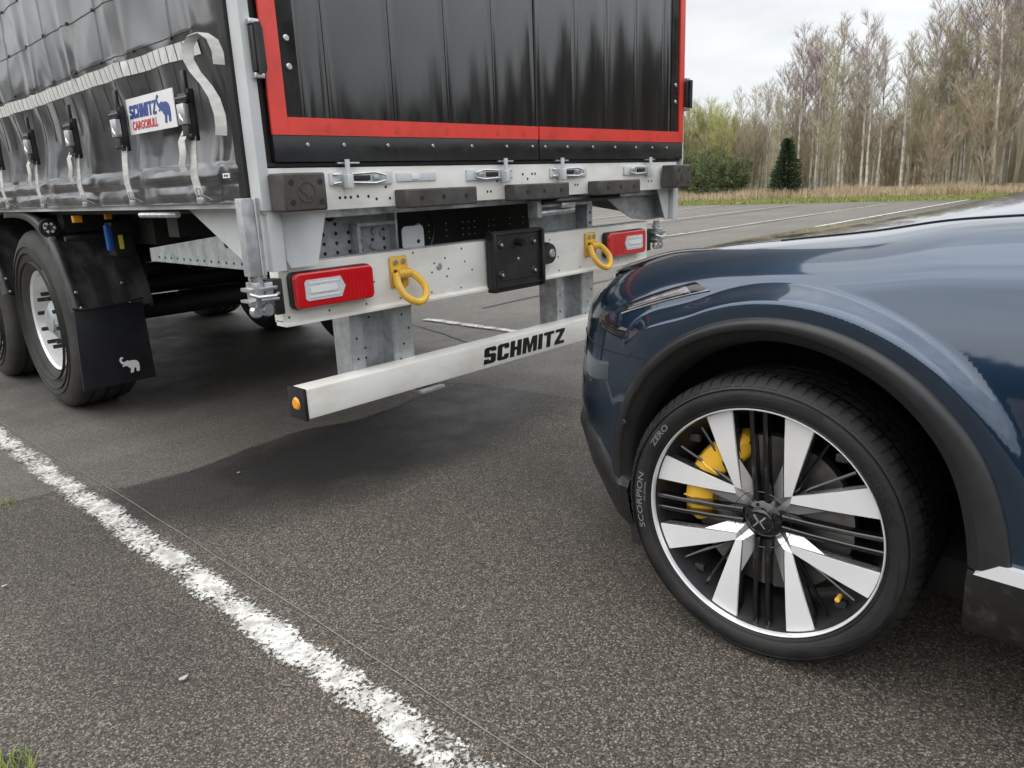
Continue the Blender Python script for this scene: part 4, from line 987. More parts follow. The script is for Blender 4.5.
# headlights: a slim blade on the shoulder and a short one below it, both let into black frames
for s_ in (1, -1):
    def mir(ps): return [(s_*p[0], p[1], p[2]) for p in ps]
    fr = patch(mir([(-.919, .484, .858), (-.925, .214, .948), (-.906, .262, .968), (-.906, .478, .885)]), 'headlight', 'gloss_black', .003, nu=16, nv=5)
    patch(mir([(-.919, .462, .868), (-.923, .262, .936), (-.910, .285, .951), (-.909, .460, .882)]), 'headlight_glass', 'lamp_glass', .0055, fr, 14, 4, .002)
    patch(mir([(-.918, .455, .8715), (-.922, .270, .934), (-.921, .272, .937), (-.917, .455, .8745)]), 'light_strip', 'lamp_strip', .0075, fr, 14, 2, .001)
    patch(mir([(-.921, .486, .856), (-.927, .214, .944), (-.926, .214, .948), (-.920, .486, .860)]), 'lamp_edge', 'lamp_strip', .0055, fr, 16, 2, .001)
    lo = patch(mir([(-.868, .596, .824), (-.926, .460, .819), (-.922, .482, .786), (-.880, .582, .804)]), 'headlight', 'gloss_black', .003, nu=10, nv=5)
    # polished lower lip of the nose beside the grille
    patch(mir([(-.80, .70, .60), (-.845, .66, .60), (-.845, .66, .74), (-.80, .70, .80)]), 'nose_trim', 'gloss_black', .002, nu=4, nv=8)

# greenhouse
def gh(y):  # half width at base, half width at roof, base z, roof z
    zr = csp(y, [(-4.0, 1.0), (-3.75, 1.12), (-3.4, 1.35), (-3.0, 1.50), (-2.4, 1.59), (-1.8, 1.615), (-1.3, 1.57), (-.9, 1.36), (-.5, 1.14), (-.34, 1.07)])
    return zr
g = []; rf = []
for i in range(60):
    y = -.34-3.5*i/59; zr = gh(y); zb = 1.05; hw = .80; hr = .80-.22*sm((zr-1.06)/.5)
    g.append([(x_, y-.16*(abs(x_)/.8)**2*(1 if y > -1.4 else 0), z_) for x_, z_ in [(-hw, zb), (-hw+.02, zb+(zr-zb)*.3), (-hr-.03, zb+(zr-zb)*.8), (-hr+.04, zr-.02*(zr-zb)), (-hr*.5, zr+.012), (0, zr+.018), (hr*.5, zr+.012), (hr-.04, zr-.02*(zr-zb)), (hr+.03, zb+(zr-zb)*.8), (hw-.02, zb+(zr-zb)*.3), (hw, zb)]])
MB().grid(g).build('cabin_glass', 'glass_dark', CAR, smooth=60)
b_ = MB(); rr = [r[2:9] for r in g[22:50]]; b_.grid([[(p[0]*1.01, p[1], p[2]+.006) for p in r] for r in rr]); b_.build('roof', 'navy_paint', CAR, smooth=60)
for s_ in (1, -1):
    b_ = MB(); b_.tube([(s_*(abs(g[k][3][0])+.012), g[k][3][1], g[k][3][2]) for k in range(2, 50, 2)], .022, 8); b_.build('roof_pillar', 'navy_paint', CAR)
    b_ = MB(); b_.tube([(s_*.81, -.62, 1.10), (s_*.90, -.66, 1.13)], .018, 8); b_.box(s_*.98-.11, s_*.98+.11, -.80, -.62, 1.09, 1.24, .04); b_.build('wing_mirror', 'navy_paint', CAR)
# wiper cowl at the foot of the windscreen
b_ = MB(); g = []
for k in range(25):
    x = -.78+1.56*k/24; yb = -.275-.20*(abs(x)/.8)**2; z0 = topz(x, yb)
    g.append([(x, yb+.012, z0-.006), (x, yb+.002, z0+.012), (x, yb-.05, z0+.018), (x, yb-.16, z0+.012)])
b_.grid(g); b_.build('wiper_cowl', 'black_plastic', CAR, smooth=60)
# wheel arch cladding, liner
def arch_pt(cy, a, r, off):
    """point at angle a, radius r round the arch centre, pushed off the side skin"""
    Y, Z = cy+r*math.cos(a), AXZ+r*math.sin(a)
    # find plan x for this y
    best = None
    for i in range(len(PP)-1):
        if (PP[i][1]-Y)*(PP[i+1][1]-Y) <= 0 and PP[i][1] != PP[i+1][1]:
            t_ = (Y-PP[i][1])/(PP[i+1][1]-PP[i][1]); best = PP[i][0]+t_*(PP[i+1][0]-PP[i][0]); break
    s_ = side_in(Z, Y, .9); X = (best or .95)-s_+flare(Y, min(Z, .93), s_)
    return X+off, Y, Z
def archset(cy, front):
    g = []; gl = []; gi = []
    n = 72; a0 = math.radians(-8) if front else math.radians(-4); a1 = math.radians(174)
    for k in range(n+1):
        a = a0+(a1-a0)*k/n
        wd = pl(math.degrees(a), [(-30, .050), (20, .034), (60, .028), (90, .030), (130, .042), (160, .052), (205, .056)])
        ro = .509-.010*sm((math.degrees(a)-140)/30); pr = [(ro+.002, -.02), (ro+.001, .002), (ro-.005, .010), (ro-wd*.4, .014), (ro-wd*.85, .012), (ro-wd, .006)]
        ri = min(ro-wd-.030, .452); pr2 = [(ro-wd+.001, .0055), (ro-wd-.008, -.004), (ri+.006, -.016), (ri, -.03), (.440, -.09)]
        gi.append([(-arch_pt(cy, a, r, o)[0], cy+r*math.cos(a), AXZ+r*math.sin(a)) for r, o in pr2])
        g.append([(-arch_pt(cy, a, r, o)[0], cy+r*math.cos(a), AXZ+r*math.sin(a)) for r, o in pr])
        gl.append([(-arch_pt(cy, a, .44, -.08)[0], cy+.440*math.cos(a), AXZ+.440*math.sin(a)), (-.80, cy+.46*math.cos(a), AXZ+.46*math.sin(a)), (-.62, cy+.47*math.cos(a), AXZ+.47*math.sin(a)), (-.55, cy+.40*math.cos(a), AXZ+.40*math.sin(a)), (-.50, cy+.02*math.cos(a), AXZ+.02*math.sin(a))])
    for s_ in (1, -1):
        MB().grid(g if s_ == 1 else mirror(g)).build('arch_cladding', 'cladding', CAR, smooth=50)
        MB().grid(gi if s_ == 1 else mirror(gi)).build('arch_lip', 'liner', CAR, smooth=50)
        MB().grid(gl if s_ == 1 else mirror(gl)).build('wheel_arch_liner', 'liner', CAR, smooth=50)
archset(0, True); archset(REARY, False)
p = arch_pt(0, math.radians(22), .470, .018); MB().disc((-p[0], p[1], p[2]), .0085, .004, ax=0, n=14).build('parking_sensor', 'black_plastic', BODY, loc=(-p[0], p[1], p[2]))
# black lower bumper wrapping the nose, lip below it
def wrap(rows, i0, i1, name, m, step=2):
    for s_ in (1, -1):
        g = []
        for i in range(i0, i1, step):
            x, y, nx, ny, dx, dy, L, h, D, zt = section(i); r = []
            for zf, o in rows:
                z = zf(y) if callable(zf) else zf; s0 = side_in(z, y, zt); r.append((-s_*(x+nx*(o-s0)), y+ny*(o-s0), z))
            g.append(r)
        MB().grid(g).build(name, m, CAR, smooth=50)
i_arch = next(i for i, p in enumerate(PP) if p[1] < .435)
top_b = lambda y: pl(y, [(.40, .37), (.50, .40), (.58, .47), (.66, .50), (.935, .50)])
wrap([(top_b, -.004), (lambda y: top_b(y)-.004, .008), (lambda y: top_b(y)-.03, .020), (.36, .022), (.29, .016), (.24, .008), (.205, -.012), (.185, -.03), (.18, -.09)], 0, i_arch+1, 'lower_bumper', 'black_plastic')
# seams on the bumper, tow-eye and side light details
def on_side(y, z, o=.001):
    a = arch_pt(0, math.atan2(z-AXZ, y), math.hypot(y, z-AXZ), o); return (-a[0], a[1], a[2])
def side_curve(pts, o=.0005):
    out_ = []
    for y, z in crom(pts, 8):
        a = on_side(y, z, .03); q, n_ = on_skin(a, o); out_.append(q)
    return out_
for s_ in (1, -1):
    c_ = side_curve([(.33, .750), (.45, .747), (.56, .748), (.66, .758), (.74, .77)]); MB().tube([(s_*p.x, p.y, p.z) for p in c_], .0022, 5).build('panel_seam', 'liner', BODY)
# sill and doors
for s_ in (-1, 1):
    pr = [(.27, .86), (.275, .925), (.295, .940), (.34, .948), (.40, .955), (.424, .950), (.43, .92)]
    g = [[(s_*w, y, z) for z, w in pr] for y in [-.418-.06*k for k in range(37)]]
    MB().grid(g+[]).build('side_sill', 'sill_dirty', CAR, smooth=50)
    e = MB(); e.add([(s_*w, -.418, z) for z, w in pr]+[(s_*.80, -.418, .27), (s_*.80, -.418, .43)], [(0, 1, 2, 3, 4, 5, 6, 8, 7)]); e.build('sill_end', 'sill_dirty', CAR)
    MB().prism([(-.435, .432), (-.475, .463), (-.75, .466), (-2.4, .466), (-2.4, .432)], s_*.935, s_*.982, 'yz').build('sill_trim', 'trim_silver', CAR)
    for yd in (-.72, -1.72): MB().tube([(s_*.9555, yd, .34), (s_*.940, yd+.01, .6), (s_*.957, yd+.02, .9)], .003, 5).build('door_seam', 'liner', BODY)
    MB().box(s_*.945-.02, s_*.945+.02, -1.62, -1.42, .86, .89, .008).build('door_handle', 'gloss_black', CAR)
    b_ = MB(); b_.prism([(.39, .24), (.435, .25), (.425, .19), (.385, .19)], -s_*.80, -s_*.92, 'yz'); b_.build('air_deflector', 'rubber', CAR)
MB().box(-.70, .70, -3.75, .60, .20, .32, .05).build('underbody', 'liner', CAR)
MB().box(-.80, .80, -2.6, -.46, .20, .32, .02).build('underbody', 'liner', CAR)
for s_ in (1, -1): MB().box(s_*.72-.15, s_*.72+.15, -4.02, -3.98, .86, .90, .01).build('rear_light', 'red_lens', CAR)
MB().box(-.45, .45, .86, .893, .30, .44, .02).build('front_grille', 'gloss_black', CAR)

# car wheel built round its own centre, outer face towards -x (radius .3855)
def car_wheel(loc, rz, detail=True):
    R_ = .372; hw = .132; q_ = lambda r: .286+(r-.286)*.864
    k_ = MB()
    pr = [(-hw*.74, .286), (-hw*.86, .293), (-hw*.985, .310), (-hw*1.04, .330), (-hw*1.03, .348), (-hw*.96, .366), (-hw*.86, .377), (-hw*.78, .3815), (-hw*.70, .3835)]
    for g_ in (-.50, -.17, .17, .50): pr += [(hw*(g_-.045), R_-.0006), (hw*(g_-.04), R_-.008), (hw*(g_+.04), R_-.008), (hw*(g_+.045), R_-.0006)]
    pr += [(-a, r) for a, r in [(-hw*.74, .286), (-hw*.86, .293), (-hw*.985, .310), (-hw*1.04, .330), (-hw*1.03, .348), (-hw*.96, .366), (-hw*.86, .377), (-hw*.78, .3815), (-hw*.70, .3835)]][::-1]
    pr = [(a, q_(r) if r < .3836 else r) for a, r in pr]
    tyre = MB().lathe(pr, (0, 0, 0), 0, 120)
    for rr in (.2995, .3035, .346): tyre.lathe([(-hw*.985, rr-.001), (-hw*(1.04 if rr > .33 else .99)-.001, rr), (-hw*.985, rr+.001)], (0, 0, 0), 0, 96)
    w = bpy.data.objects.new('wheel', tyre.mesh('tyre', (0, 0, 0), 40)); COL.objects.link(w); w.data.materials.append(MATS['rubber'])
    w.parent = CAR; w.location = loc; w.rotation_euler = (0, 0, rz); WL[w.name] = Vector((0, 0, 0))
    def sub(b_, name, m, l=(0, 0, 0), **kw):
        o_ = b_.build(name, m, None, loc=l, **kw); o_.parent = w; o_.location = l; return o_
    # shoulder tread blocks, joined: about 160 small raised pads
    tb = MB(); n = 78
    for k in range(n):
        a = 2*PI*k/n; a1 = a+2*PI/n*.74
        for sx in (-1, 1):
            pts = []
            for aa, sk in ((a, 0), (a1, 0)):
                for o_, r_ in ((hw*.985, .3525), (hw*.90, .3640), (hw*.80, .3706), (hw*.57, .3727)):
                    s2 = (.010 if o_ < hw*.7 else 0); pts.append((sx*o_, r_*math.cos(aa+s2), r_*math.sin(aa+s2)))
            tb.add(pts, [(j, j+1, j+5, j+4) for j in range(3)])
            # side walls of each pad
            low = [(p_[0]*.985, p_[1]*.984, p_[2]*.984) for p_ in pts]
            tb.add(pts+low, [(j, j+1, j+9, j+8) for j in range(3)]+[(j+4, j+5, j+13, j+12) for j in range(3)])
        for g_ in (-.335, 0, .335):
            c = hw*g_; s = hw*.135; ph_ = .3*g_
            P_ = [((c-s), R_*math.cos(a+ph_), R_*math.sin(a+ph_)), (c+s, R_*math.cos(a+ph_+.03), R_*math.sin(a+ph_+.03)), (c+s, R_*math.cos(a1+ph_+.03), R_*math.sin(a1+ph_+.03)), (c-s, R_*math.cos(a1+ph_), R_*math.sin(a1+ph_))]
            tb.add(P_, [(0, 1, 2, 3)])
    sub(tb, 'tread_block', 'rubber', kind='stuff', smooth=20, recalc=False)
    # rim: machined outer lip, dark barrel
    F = -hw*.80                       # plane of the spoke faces
    sub(MB().lathe([(-hw*.80, .2968), (-hw*.94, .2962), (-hw*.95, .2940), (-hw*.94, .2922), (-hw*.86, .2915), (-hw*.80, .2900)], (0, 0, 0), 0, 120), 'rim_lip', 'machined', smooth=50)
    sub(MB().lathe([(-hw*.82, .2895), (-hw*.70, .283), (-hw*.45, .272), (-hw*.2, .258), (0, .252), (hw*.6, .256), (hw*.95, .285)], (0, 0, 0), 0, 96), 'rim_barrel', 'barrel', smooth=60)
    ring_ = MB().lathe([(-hw*.2, .25), (-hw*.18, .05), (-hw*.1, .0)], (0, 0, 0), 0, 48)
    def pol(r, a): return (r*math.sin(a), r*math.cos(a))      # a from straight up, positive towards +y
    ROT0 = math.radians(3.5)
    # eight machined blades in four pairs
    for q in range(4):
        card = q*PI/2+ROT0
        for sg_ in (1, -1):
            def A(r, deg, x=0): a = card+sg_*math.radians(deg); y, z = pol(r, a); return Vector((F+x, y, z))
            def C_(u, v, x=0): ca, sa = math.cos(card), math.sin(card); v *= sg_; return Vector((F+x, u*sa+v*ca, u*ca-v*sa))
            TT = (0, .12, .35, .65, 1)
            outer = [C_(.069+.2155*t_, .0545+.0105*t_) for t_ in TT]; inner = [C_(.0735+.1835*t_, .0735+.0625*t_) for t_ in TT]
            fc = MB(); P1, P2 = C_(.069, .0525, .020), C_(.0735, .0735, .020)
            Q1, Q2 = C_(.046, .022, .040), C_(.036, .036, .042); Q3 = C_(.085, .024, .034)
            fc.grid([[Q3, C_(.155, .0555, .012)], [Q1, P1], [Q2, P2]]); sub(fc, 'spoke_root', 'machined_root', smooth=15)
            b_ = MB(); n_ = len(outer)
            dish = [.020, .016, .010, .004, .0]
            g = []
            for j in range(n_):
                o_, i_ = outer[j].copy(), inner[j].copy(); o_.x += dish[j]; i_.x += dish[j]
                mid = (o_+i_)/2
                g.append([o_+Vector((.030, 0, 0)), o_+Vector((.003, 0, 0)), o_+(mid-o_)*.05, mid, i_+(mid-i_)*.05, i_+Vector((.003, 0, 0)), i_+Vector((.034, 0, 0))])
            b_.grid(g); ob = sub(b_, 'spoke_blade', 'machined', smooth=25)
            # dark flank running from the blade's root down into the barrel
            fl = MB(); g = [[i_+Vector((dish[j]+.004, 0, 0)), i_+Vector((.045, 0, 0))] for j, i_ in enumerate(inner)]
            fl.grid([[p+Vector((0, 0, 0)) for p in r] for r in g]); g = [[o_+Vector((dish[j]+.004, 0, 0)), o_+Vector((.045, 0, 0))] for j, o_ in enumerate(outer)]; fl.grid(g)
            sub(fl, 'blade_flank', 'gloss_black', smooth=40)
        # twin black bars between the pairs
        for off in (-.0135, .0135):
            b_ = MB(); ca, sa = math.cos(card), math.sin(card)
            pts = []
            for r, hw_, dx in ((.050, .0075, .016), (.12, .0062, .008), (.22, .0055, .002), (.288, .0062, .0)):
                row = []
                for e_, xx in ((-hw_, .026), (-hw_, .002), (-hw_*.6, 0), (hw_*.6, 0), (hw_, .002), (hw_, .026)):
                    t_ = off*(1+.25*(r/.288))+e_; row.append((F+dx+xx, r*sa+t_*ca, r*ca-t_*sa))
                pts.append(row)
            b_.grid(pts); sub(b_, 'spoke_bar', 'gloss_black', smooth=25)
        # thin brace line inside each V
        a = card+PI/4
        for sg_ in (1, -1):
            y0, z0 = pol(.10, a); y1, z1 = pol(.272, a+sg_*math.radians(-9)); MB_ = MB().tube([(F+.035, y0, z0), (F+.03, (y0+y1)/2, (z0+z1)/2), (F+.022, y1, z1)], [.006, .0045, .0045], 6); sub(MB_, 'spoke_brace', 'gloss_black')
        y1, z1 = pol(.262, a); 
        sub(MB().box(F+.030, F+.045, y1-.014, y1+.014, z1-.010, z1+.010, .003), 'weight_pad', 'barrel')
    # hub cover with its cross emblem
    sub(MB().lathe([(F+.040, .056), (F+.022, .051), (F+.017, .047), (F+.012, .034), (F+.004, .031), (F+.001, .027), (F+.001, 0)], (0, 0, 0), 0, 48), 'hub_cap', 'gloss_black', smooth=40)
    sub(MB().tube([(F+.015, .074*math.cos(2*PI*k/48), .074*math.sin(2*PI*k/48)) for k in range(48)], .0009, 4, closed=True), 'hub_ring', 'gloss_black')
    em = MB()
    for s1 in (1, -1):
        for s2 in (1, -1):
            em.prism([(s1*.0008, s2*.0015), (s1*.0135, s2*.0165), (s1*.0165, s2*.0150), (s1*.0045, s2*.0004)], F+.001, F-.0018, 'yz')
    sub(em, 'emblem', 'chrome', smooth=0)
    for k in range(5):
        y, z = pol(.040, k*2*PI/5+.3); sub(MB().lathe([(F+.018, .005), (F+.0115, .0045), (F+.011, .0)], (0, y, z), 0, 6), 'wheel_bolt', 'gloss_black')
    if detail:
        # brake: disc, hub, gold caliper on the leading side
        sub(MB().lathe([(F+.075, .075), (F+.070, .085), (F+.070, .205), (F+.100, .205), (F+.100, .085)], (0, 0, 0), 0, 72), 'brake_disc', 'brake_disc', smooth=40)
        sub(MB().lathe([(F+.045, .0), (F+.045, .06), (F+.07, .082)], (0, 0, 0), 0, 32), 'brake_hub', 'barrel')
        c_ = MB(); g = []
        for k in range(19):
            a = math.radians(16+92*k/18)      # from up towards the front (+y)
            e_ = min(1, min(k, 18-k)/2.5)**.5 if 0 < k < 18 else 0
            r0, r1 = .146+.018*(1-e_), .226-.022*(1-e_); row = []
            for r_, x_ in ((r0, .070), (r0, .040+.02*(1-e_)), (r0+.010, .030+.02*(1-e_)), (.195, .022+.02*(1-e_)), (r1-.008, .032+.02*(1-e_)), (r1, .05), (r1, .10)):
                y, z = pol(r_, a); row.append((F+x_, y, z))
            g.append(row)
        c_.grid(g); sub(c_, 'brake_caliper', 'caliper_gold', smooth=40)
        rb = MB()
        for k in range(5): a = math.radians(24+16*k); p0 = pol(.160, a); p1 = pol(.222, a); rb.tube([(F+.030, *p0), (F+.022, (p0[0]+p1[0])/2, (p0[1]+p1[1])/2), (F+.032, *p1)], .0035, 6)
        sub(rb, 'caliper_rib', 'caliper_gold')
        sub(MB().lathe([(F+.04, .006), (F+.015, .006), (F+.013, 0)], (0, *pol(.248, math.radians(-129))), 0, 10), 'valve_cap', 'yellow_paint')
        # raised lettering on the sidewall, reading clockwise
        def arc_text(txt, a_mid, r, size, wid):
            v, f = text_mesh(txt, size, .012); mx = max(p[0] for p in v); k = wid/mx; g = []
            for x, y in v:
                a = a_mid-(x*k-wid/2)/r   # seen from -x, +y is on the left, so clockwise = decreasing towards... 
                yy, zz = pol(r+y, a); g.append((-hw*1.046, yy, zz))
            return MB().add(g, f)
        sub(arc_text('SCORPION', math.radians(92), .3175, .0235, .158), 'lettering', 'tyre_print', smooth=0, recalc=False)
        sub(arc_text('ZERO', math.radians(55), .3180, .0215, .072), 'lettering', 'tyre_print', smooth=0, recalc=False)
        sub(arc_text('ALL SEASON', math.radians(87), .3065, .008, .055), 'lettering', 'tyre_print', smooth=0, recalc=False)
        sub(arc_text('PIRELLI', math.radians(-62), .3175, .0215, .13), 'lettering', 'rubber', smooth=0, recalc=False)
        # smooth flash panels on the sidewall
        def arcpanel(a0, a1, r0a, r1a, r0b, r1b, n_=14):
            g = []
            for k in range(n_+1):
                t_ = k/n_; a = math.radians(a0+(a1-a0)*t_); r0 = r0a+(r0b-r0a)*t_; r1 = r1a+(r1b-r1a)*t_; row = []
                for e_ in (0, .5, 1):
                    r = r0+(r1-r0)*e_; xo = pl(r, [(.298, .95), (.307, .985), (.324, 1.043), (.340, 1.034), (.355, .97)]); y, z = pol(r, a); row.append((-hw*xo-.0012, y, z))
                g.append(row)
            return MB().grid(g)
        fp = arcpanel(-88, -118, .322, .325, .316, .341); fp2 = arcpanel(-118, -124, .316, .341, .330, .330, 4)
        fp3 = arcpanel(-116, -150, .328, .342, .312, .316)
        for q_ in (fp2, fp3): fp.add(q_.v, q_.f)
        sub(fp, 'sidewall_flash', 'tyre_gloss', smooth=50)
        sub(arcpanel(35, -25, .312, .316, .331, .342), 'sidewall_flash', 'tyre_gloss', smooth=50)
    return w
WZ = .372
W1 = car_wheel((-.811, .051, WZ), math.radians(4.2))
for (x, y, rz) in ((.811, .051, PI+math.radians(4.2)), (-.825, REARY, 0), (.825, REARY, PI)):
    c = copy_tree(W1, CAR); c.location = (x, y, WZ); c.rotation_euler = (0, 0, rz)

# ------------------------------------------------------------------ ground details
def tuft(name, label, x, y, n, r, h):
    b_ = MB(); rnd = random.Random(int(x*100+y*10))
    for _ in range(n):
        a, q = rnd.random()*2*PI, rnd.random()**.7*r; bx, by = x+q*math.cos(a), y+q*math.sin(a); hh = h*(.4+.8*rnd.random()); ln = rnd.random()*2*PI; le = hh*(.3+.7*rnd.random()); w = .0018
        d = Vector((math.cos(ln), math.sin(ln), 0)); s = Vector((-d.y, d.x, 0))*w; p = Vector((bx, by, .003))
        b_.add([p-s, p+s, p+d*le*.4+Vector((0, 0, hh*.65))+s*.7, p+d*le*.4+Vector((0, 0, hh*.65))-s*.7, p+d*le+Vector((0, 0, hh))], [(0, 1, 2, 3), (3, 2, 4)])
    o_ = b_.build(name, 'grass_green', loc=(x, y, 0), smooth=0, recalc=False); tag(o_, label, 'grass tuft'); return o_
tuft('grass_tuft', 'patchy green grass tuft at the bottom left corner, growing out of the asphalt', -1.05, -.46, 300, .09, .03)
tuft('grass_tuft', 'tiny sparse grass tuft in the seam left of the white line', -.60, 1.30, 60, .05, .022)
def leaf(label, x, y, s, rz):
    b_ = MB().prism([(x+s*math.cos(rz+a)*r, y+s*math.sin(rz+a)*r*.6) for a, r in ((0, 1), (1.0, .8), (2.1, .9), (3.1, .7), (4.2, .9), (5.3, .6))], .0115, .0135, 'xy')
    o_ = b_.build('paint_flake', 'road_chip', loc=(x, y, .01), smooth=0); tag(o_, label, 'flake')
mat('road_chip', (.40, .38, .34), (.3, .28, .25), rough=.8, nscale=50)
leaf('pale flat chip lying on the asphalt left of the white line', -.621, -.438, .016, .4)
leaf('small pale chip lying on the dark asphalt right of the joint ridge', .186, .82, .010, 1.2)
leaf('small cream chip at the left picture edge on the near asphalt', -.795, .50, .012, .2)

# ------------------------------------------------------------------ verge: grass, reeds
def verge_edge(y): return pl(y, [(-60, 36), (4, 29.3), (14, 27.2), (30, 25.5), (80, 24)])
def blades(name, m, n, xr, yr, h, w, label, cat, seed, clump=.0):
    rnd = np.random.default_rng(seed); y = rnd.uniform(*yr, n); e = np.interp(y, [-60, 4, 14, 30, 80], [36, 29.3, 27.2, 25.5, 24]); x = e+rnd.uniform(*xr, n)
    nz = np.array([noise.noise(Vector((a*.35, b*.35, 4.))) for a, b in zip(x, y)]); hh = h*(.5+.6*rnd.random(n))*(1+clump*nz)
    an = rnd.uniform(0, 2*PI, n); le = hh*rnd.uniform(.1, .5, n); dx, dy = np.cos(an)*le, np.sin(an)*le; sx, sy = -np.sin(an)*w, np.cos(an)*w
    v = np.empty((n, 3, 3)); v[:, 0] = np.c_[x-sx, y-sy, np.full(n, .01)]; v[:, 1] = np.c_[x+sx, y+sy, np.full(n, .01)]; v[:, 2] = np.c_[x+dx, y+dy, hh]
    me = bpy.data.meshes.new(name); me.from_pydata(v.reshape(-1, 3).tolist(), [], np.arange(3*n).reshape(-1, 3).tolist()); me.materials.append(MATS[m])
    o_ = bpy.data.objects.new(name, me); COL.objects.link(o_); o_['kind'] = 'stuff'; o_['label'] = label; o_['category'] = cat; return o_
b_ = MB(); b_.grid([[(verge_edge(y)+.15*math.sin(y*1.7)+(k*14), y, .006) for k in range(0, 9)] for y in range(-60, 81, 2)])
mat('verge_soil', (.16, .17, .06), (.22, .19, .10), rough=.95, nscale=1.5)
structure(b_.build('verge', 'verge_soil'))
blades('short_grass', 'grass_green', 70000, (0, 4.2), (-22, 46), .13, .022, 'short green grass strip along the far asphalt edge', 'grass', 3)
blades('dry_reeds', 'reed_tan', 90000, (3.6, 9.5), (-22, 46), .46, .016, 'tan dry reeds in front of the wood', 'reeds', 5, .9)

# ------------------------------------------------------------------ bare trees
class TW_:
    """twigs as thin crossed slivers, gathered with numpy-free lists"""
    def __init__(s): s.v = []; s.f = []
    def sliver(s, p, q, w, rnd):
        d = (q-p); sd = d.cross(Vector((rnd.uniform(-1, 1), rnd.uniform(-1, 1), rnd.uniform(-.3, .3)))); 
        if sd.length < 1e-5: return
        sd = sd.normalized()*w; n = len(s.v); s.v += [p-sd, p+sd, q+sd*.35, q-sd*.35]; s.f.append((n, n+1, n+2, n+3))
def bare_tree(name, H, lean, crown0, spread, dens, bark, twig, seed, trunk_r=.09, stems=1, up=.75, wtw=.0085):
    rnd = random.Random(seed); tr = MB(); t_ = TW_(); br = MB()
    for st in range(stems):
        base = Vector((rnd.uniform(-.25, .25)*(stems > 1), rnd.uniform(-.25, .25)*(stems > 1), -.1)); h = H*(1 if st == 0 else rnd.uniform(.75, .98)); ln = Vector((rnd.uniform(-1, 1), rnd.uniform(-1, 1), 0))*lean*h*(1+1.2*(stems > 1))
        n = 12; pts = [base+ln*(k/n)**1.4+Vector((noise.noise(Vector((k*.4, seed, st)))*.22, noise.noise(Vector((k*.4, seed+9, st)))*.22, 0))*(k/n)+Vector((0, 0, h*k/n)) for k in range(n+1)]
        tr.tube(pts, [trunk_r*(1-.93*(k/n)**.9)+.004 for k in range(n+1)], 7)
        nb = int(dens*h)
        for b in range(nb):
            f = crown0+(1-crown0)*(b+rnd.random())/nb; k = min(n-1, int(f*n)); p = pts[k].lerp(pts[k+1], f*n-k)
            a = rnd.random()*2*PI; L = spread*h*(math.sin(PI*(.10+.84*(f-crown0)/(1-crown0)))**.75)*rnd.uniform(.4, 1.25); d = Vector((math.cos(a), math.sin(a), up*rnd.uniform(.6, 1.7))).normalized()
            m_ = 5; bp_ = [p]; dd = d.copy()
            for j in range(m_): dd = (dd+Vector((rnd.uniform(-.2, .2), rnd.uniform(-.2, .2), rnd.uniform(.0, .28)))).normalized(); bp_.append(bp_[-1]+dd*L/m_)
            br.tube(bp_, [max(.005, .022*(L/1.8)*(1-j/(m_+.3))) for j in range(m_+1)], 3, cap=False)
            for j in range(int(9+L*11)):
                g_ = rnd.uniform(.15, 1); kk = min(m_-1, int(g_*m_)); q = bp_[kk].lerp(bp_[kk+1], g_*m_-kk); d2 = (dd+Vector((rnd.uniform(-1, 1), rnd.uniform(-1, 1), rnd.uniform(-.2, 1)))*.85).normalized(); l2 = rnd.uniform(.22, .62)*(.6+.5*L/2)
                e = q+d2*l2; t_.sliver(q, e, wtw, rnd)
                for _ in range(2):
                    g2 = rnd.uniform(.2, 1); q2 = q.lerp(e, g2); d3 = (d2+Vector((rnd.uniform(-1, 1), rnd.uniform(-1, 1), rnd.uniform(-.4, .8)))*.8).normalized(); t_.sliver(q2, q2+d3*rnd.uniform(.12, .34), wtw*.62, rnd)
    root = thing(name, 'tree', 'tree')
    tr.build('trunk', bark, root, smooth=60)
    cr = MB(); cr.v = [tuple(v) for v in t_.v]; cr.f = t_.f; n0 = len(cr.v); cr.v += br.v; cr.f += [tuple(i+n0 for i in q) for q in br.f]
    cr.build('crown', twig, root, smooth=0, recalc=False)
    return root
KIND = [
 ('birch_tree', 10.5, .03, .36, .17, 4.6, 'birch_bark', 'twig_purple', 11, .10, 1),
 ('birch_tree', 11.5, .04, .42, .15, 4.4, 'birch_bark', 'twig_purple', 23, .11, 1),
 ('birch_tree', 9.0, .05, .30, .19, 4.4, 'birch_bark', 'twig_grey', 31, .09, 1),
 ('birch_tree', 8.4, .07, .26, .17, 4.2, 'birch_bark', 'twig_olive', 47, .08, 3),
 ('bare_tree', 7.0, .06, .12, .24, 5.4, 'grey_bark', 'twig_olive', 53, .07, 2),
 ('bare_tree', 9.5, .05, .18, .20, 4.6, 'grey_bark', 'twig_grey', 61, .09, 1),
 ('bare_shrub', 4.2, .16, .04, .26, 4.2, 'grey_bark', 'twig_tan', 71, .04, 6),
 ('willow_shrub', 5.0, .07, .03, .20, 8.0, 'grey_bark', 'twig_yellow', 83, .04, 5),
 ('birch_tree', 9.4, .03, .55, .10, 3.2, 'birch_bark', 'twig_grey', 97, .085, 1),
]
protos = [bare_tree(*k[:9], trunk_r=k[9], stems=k[10]) for k in KIND]
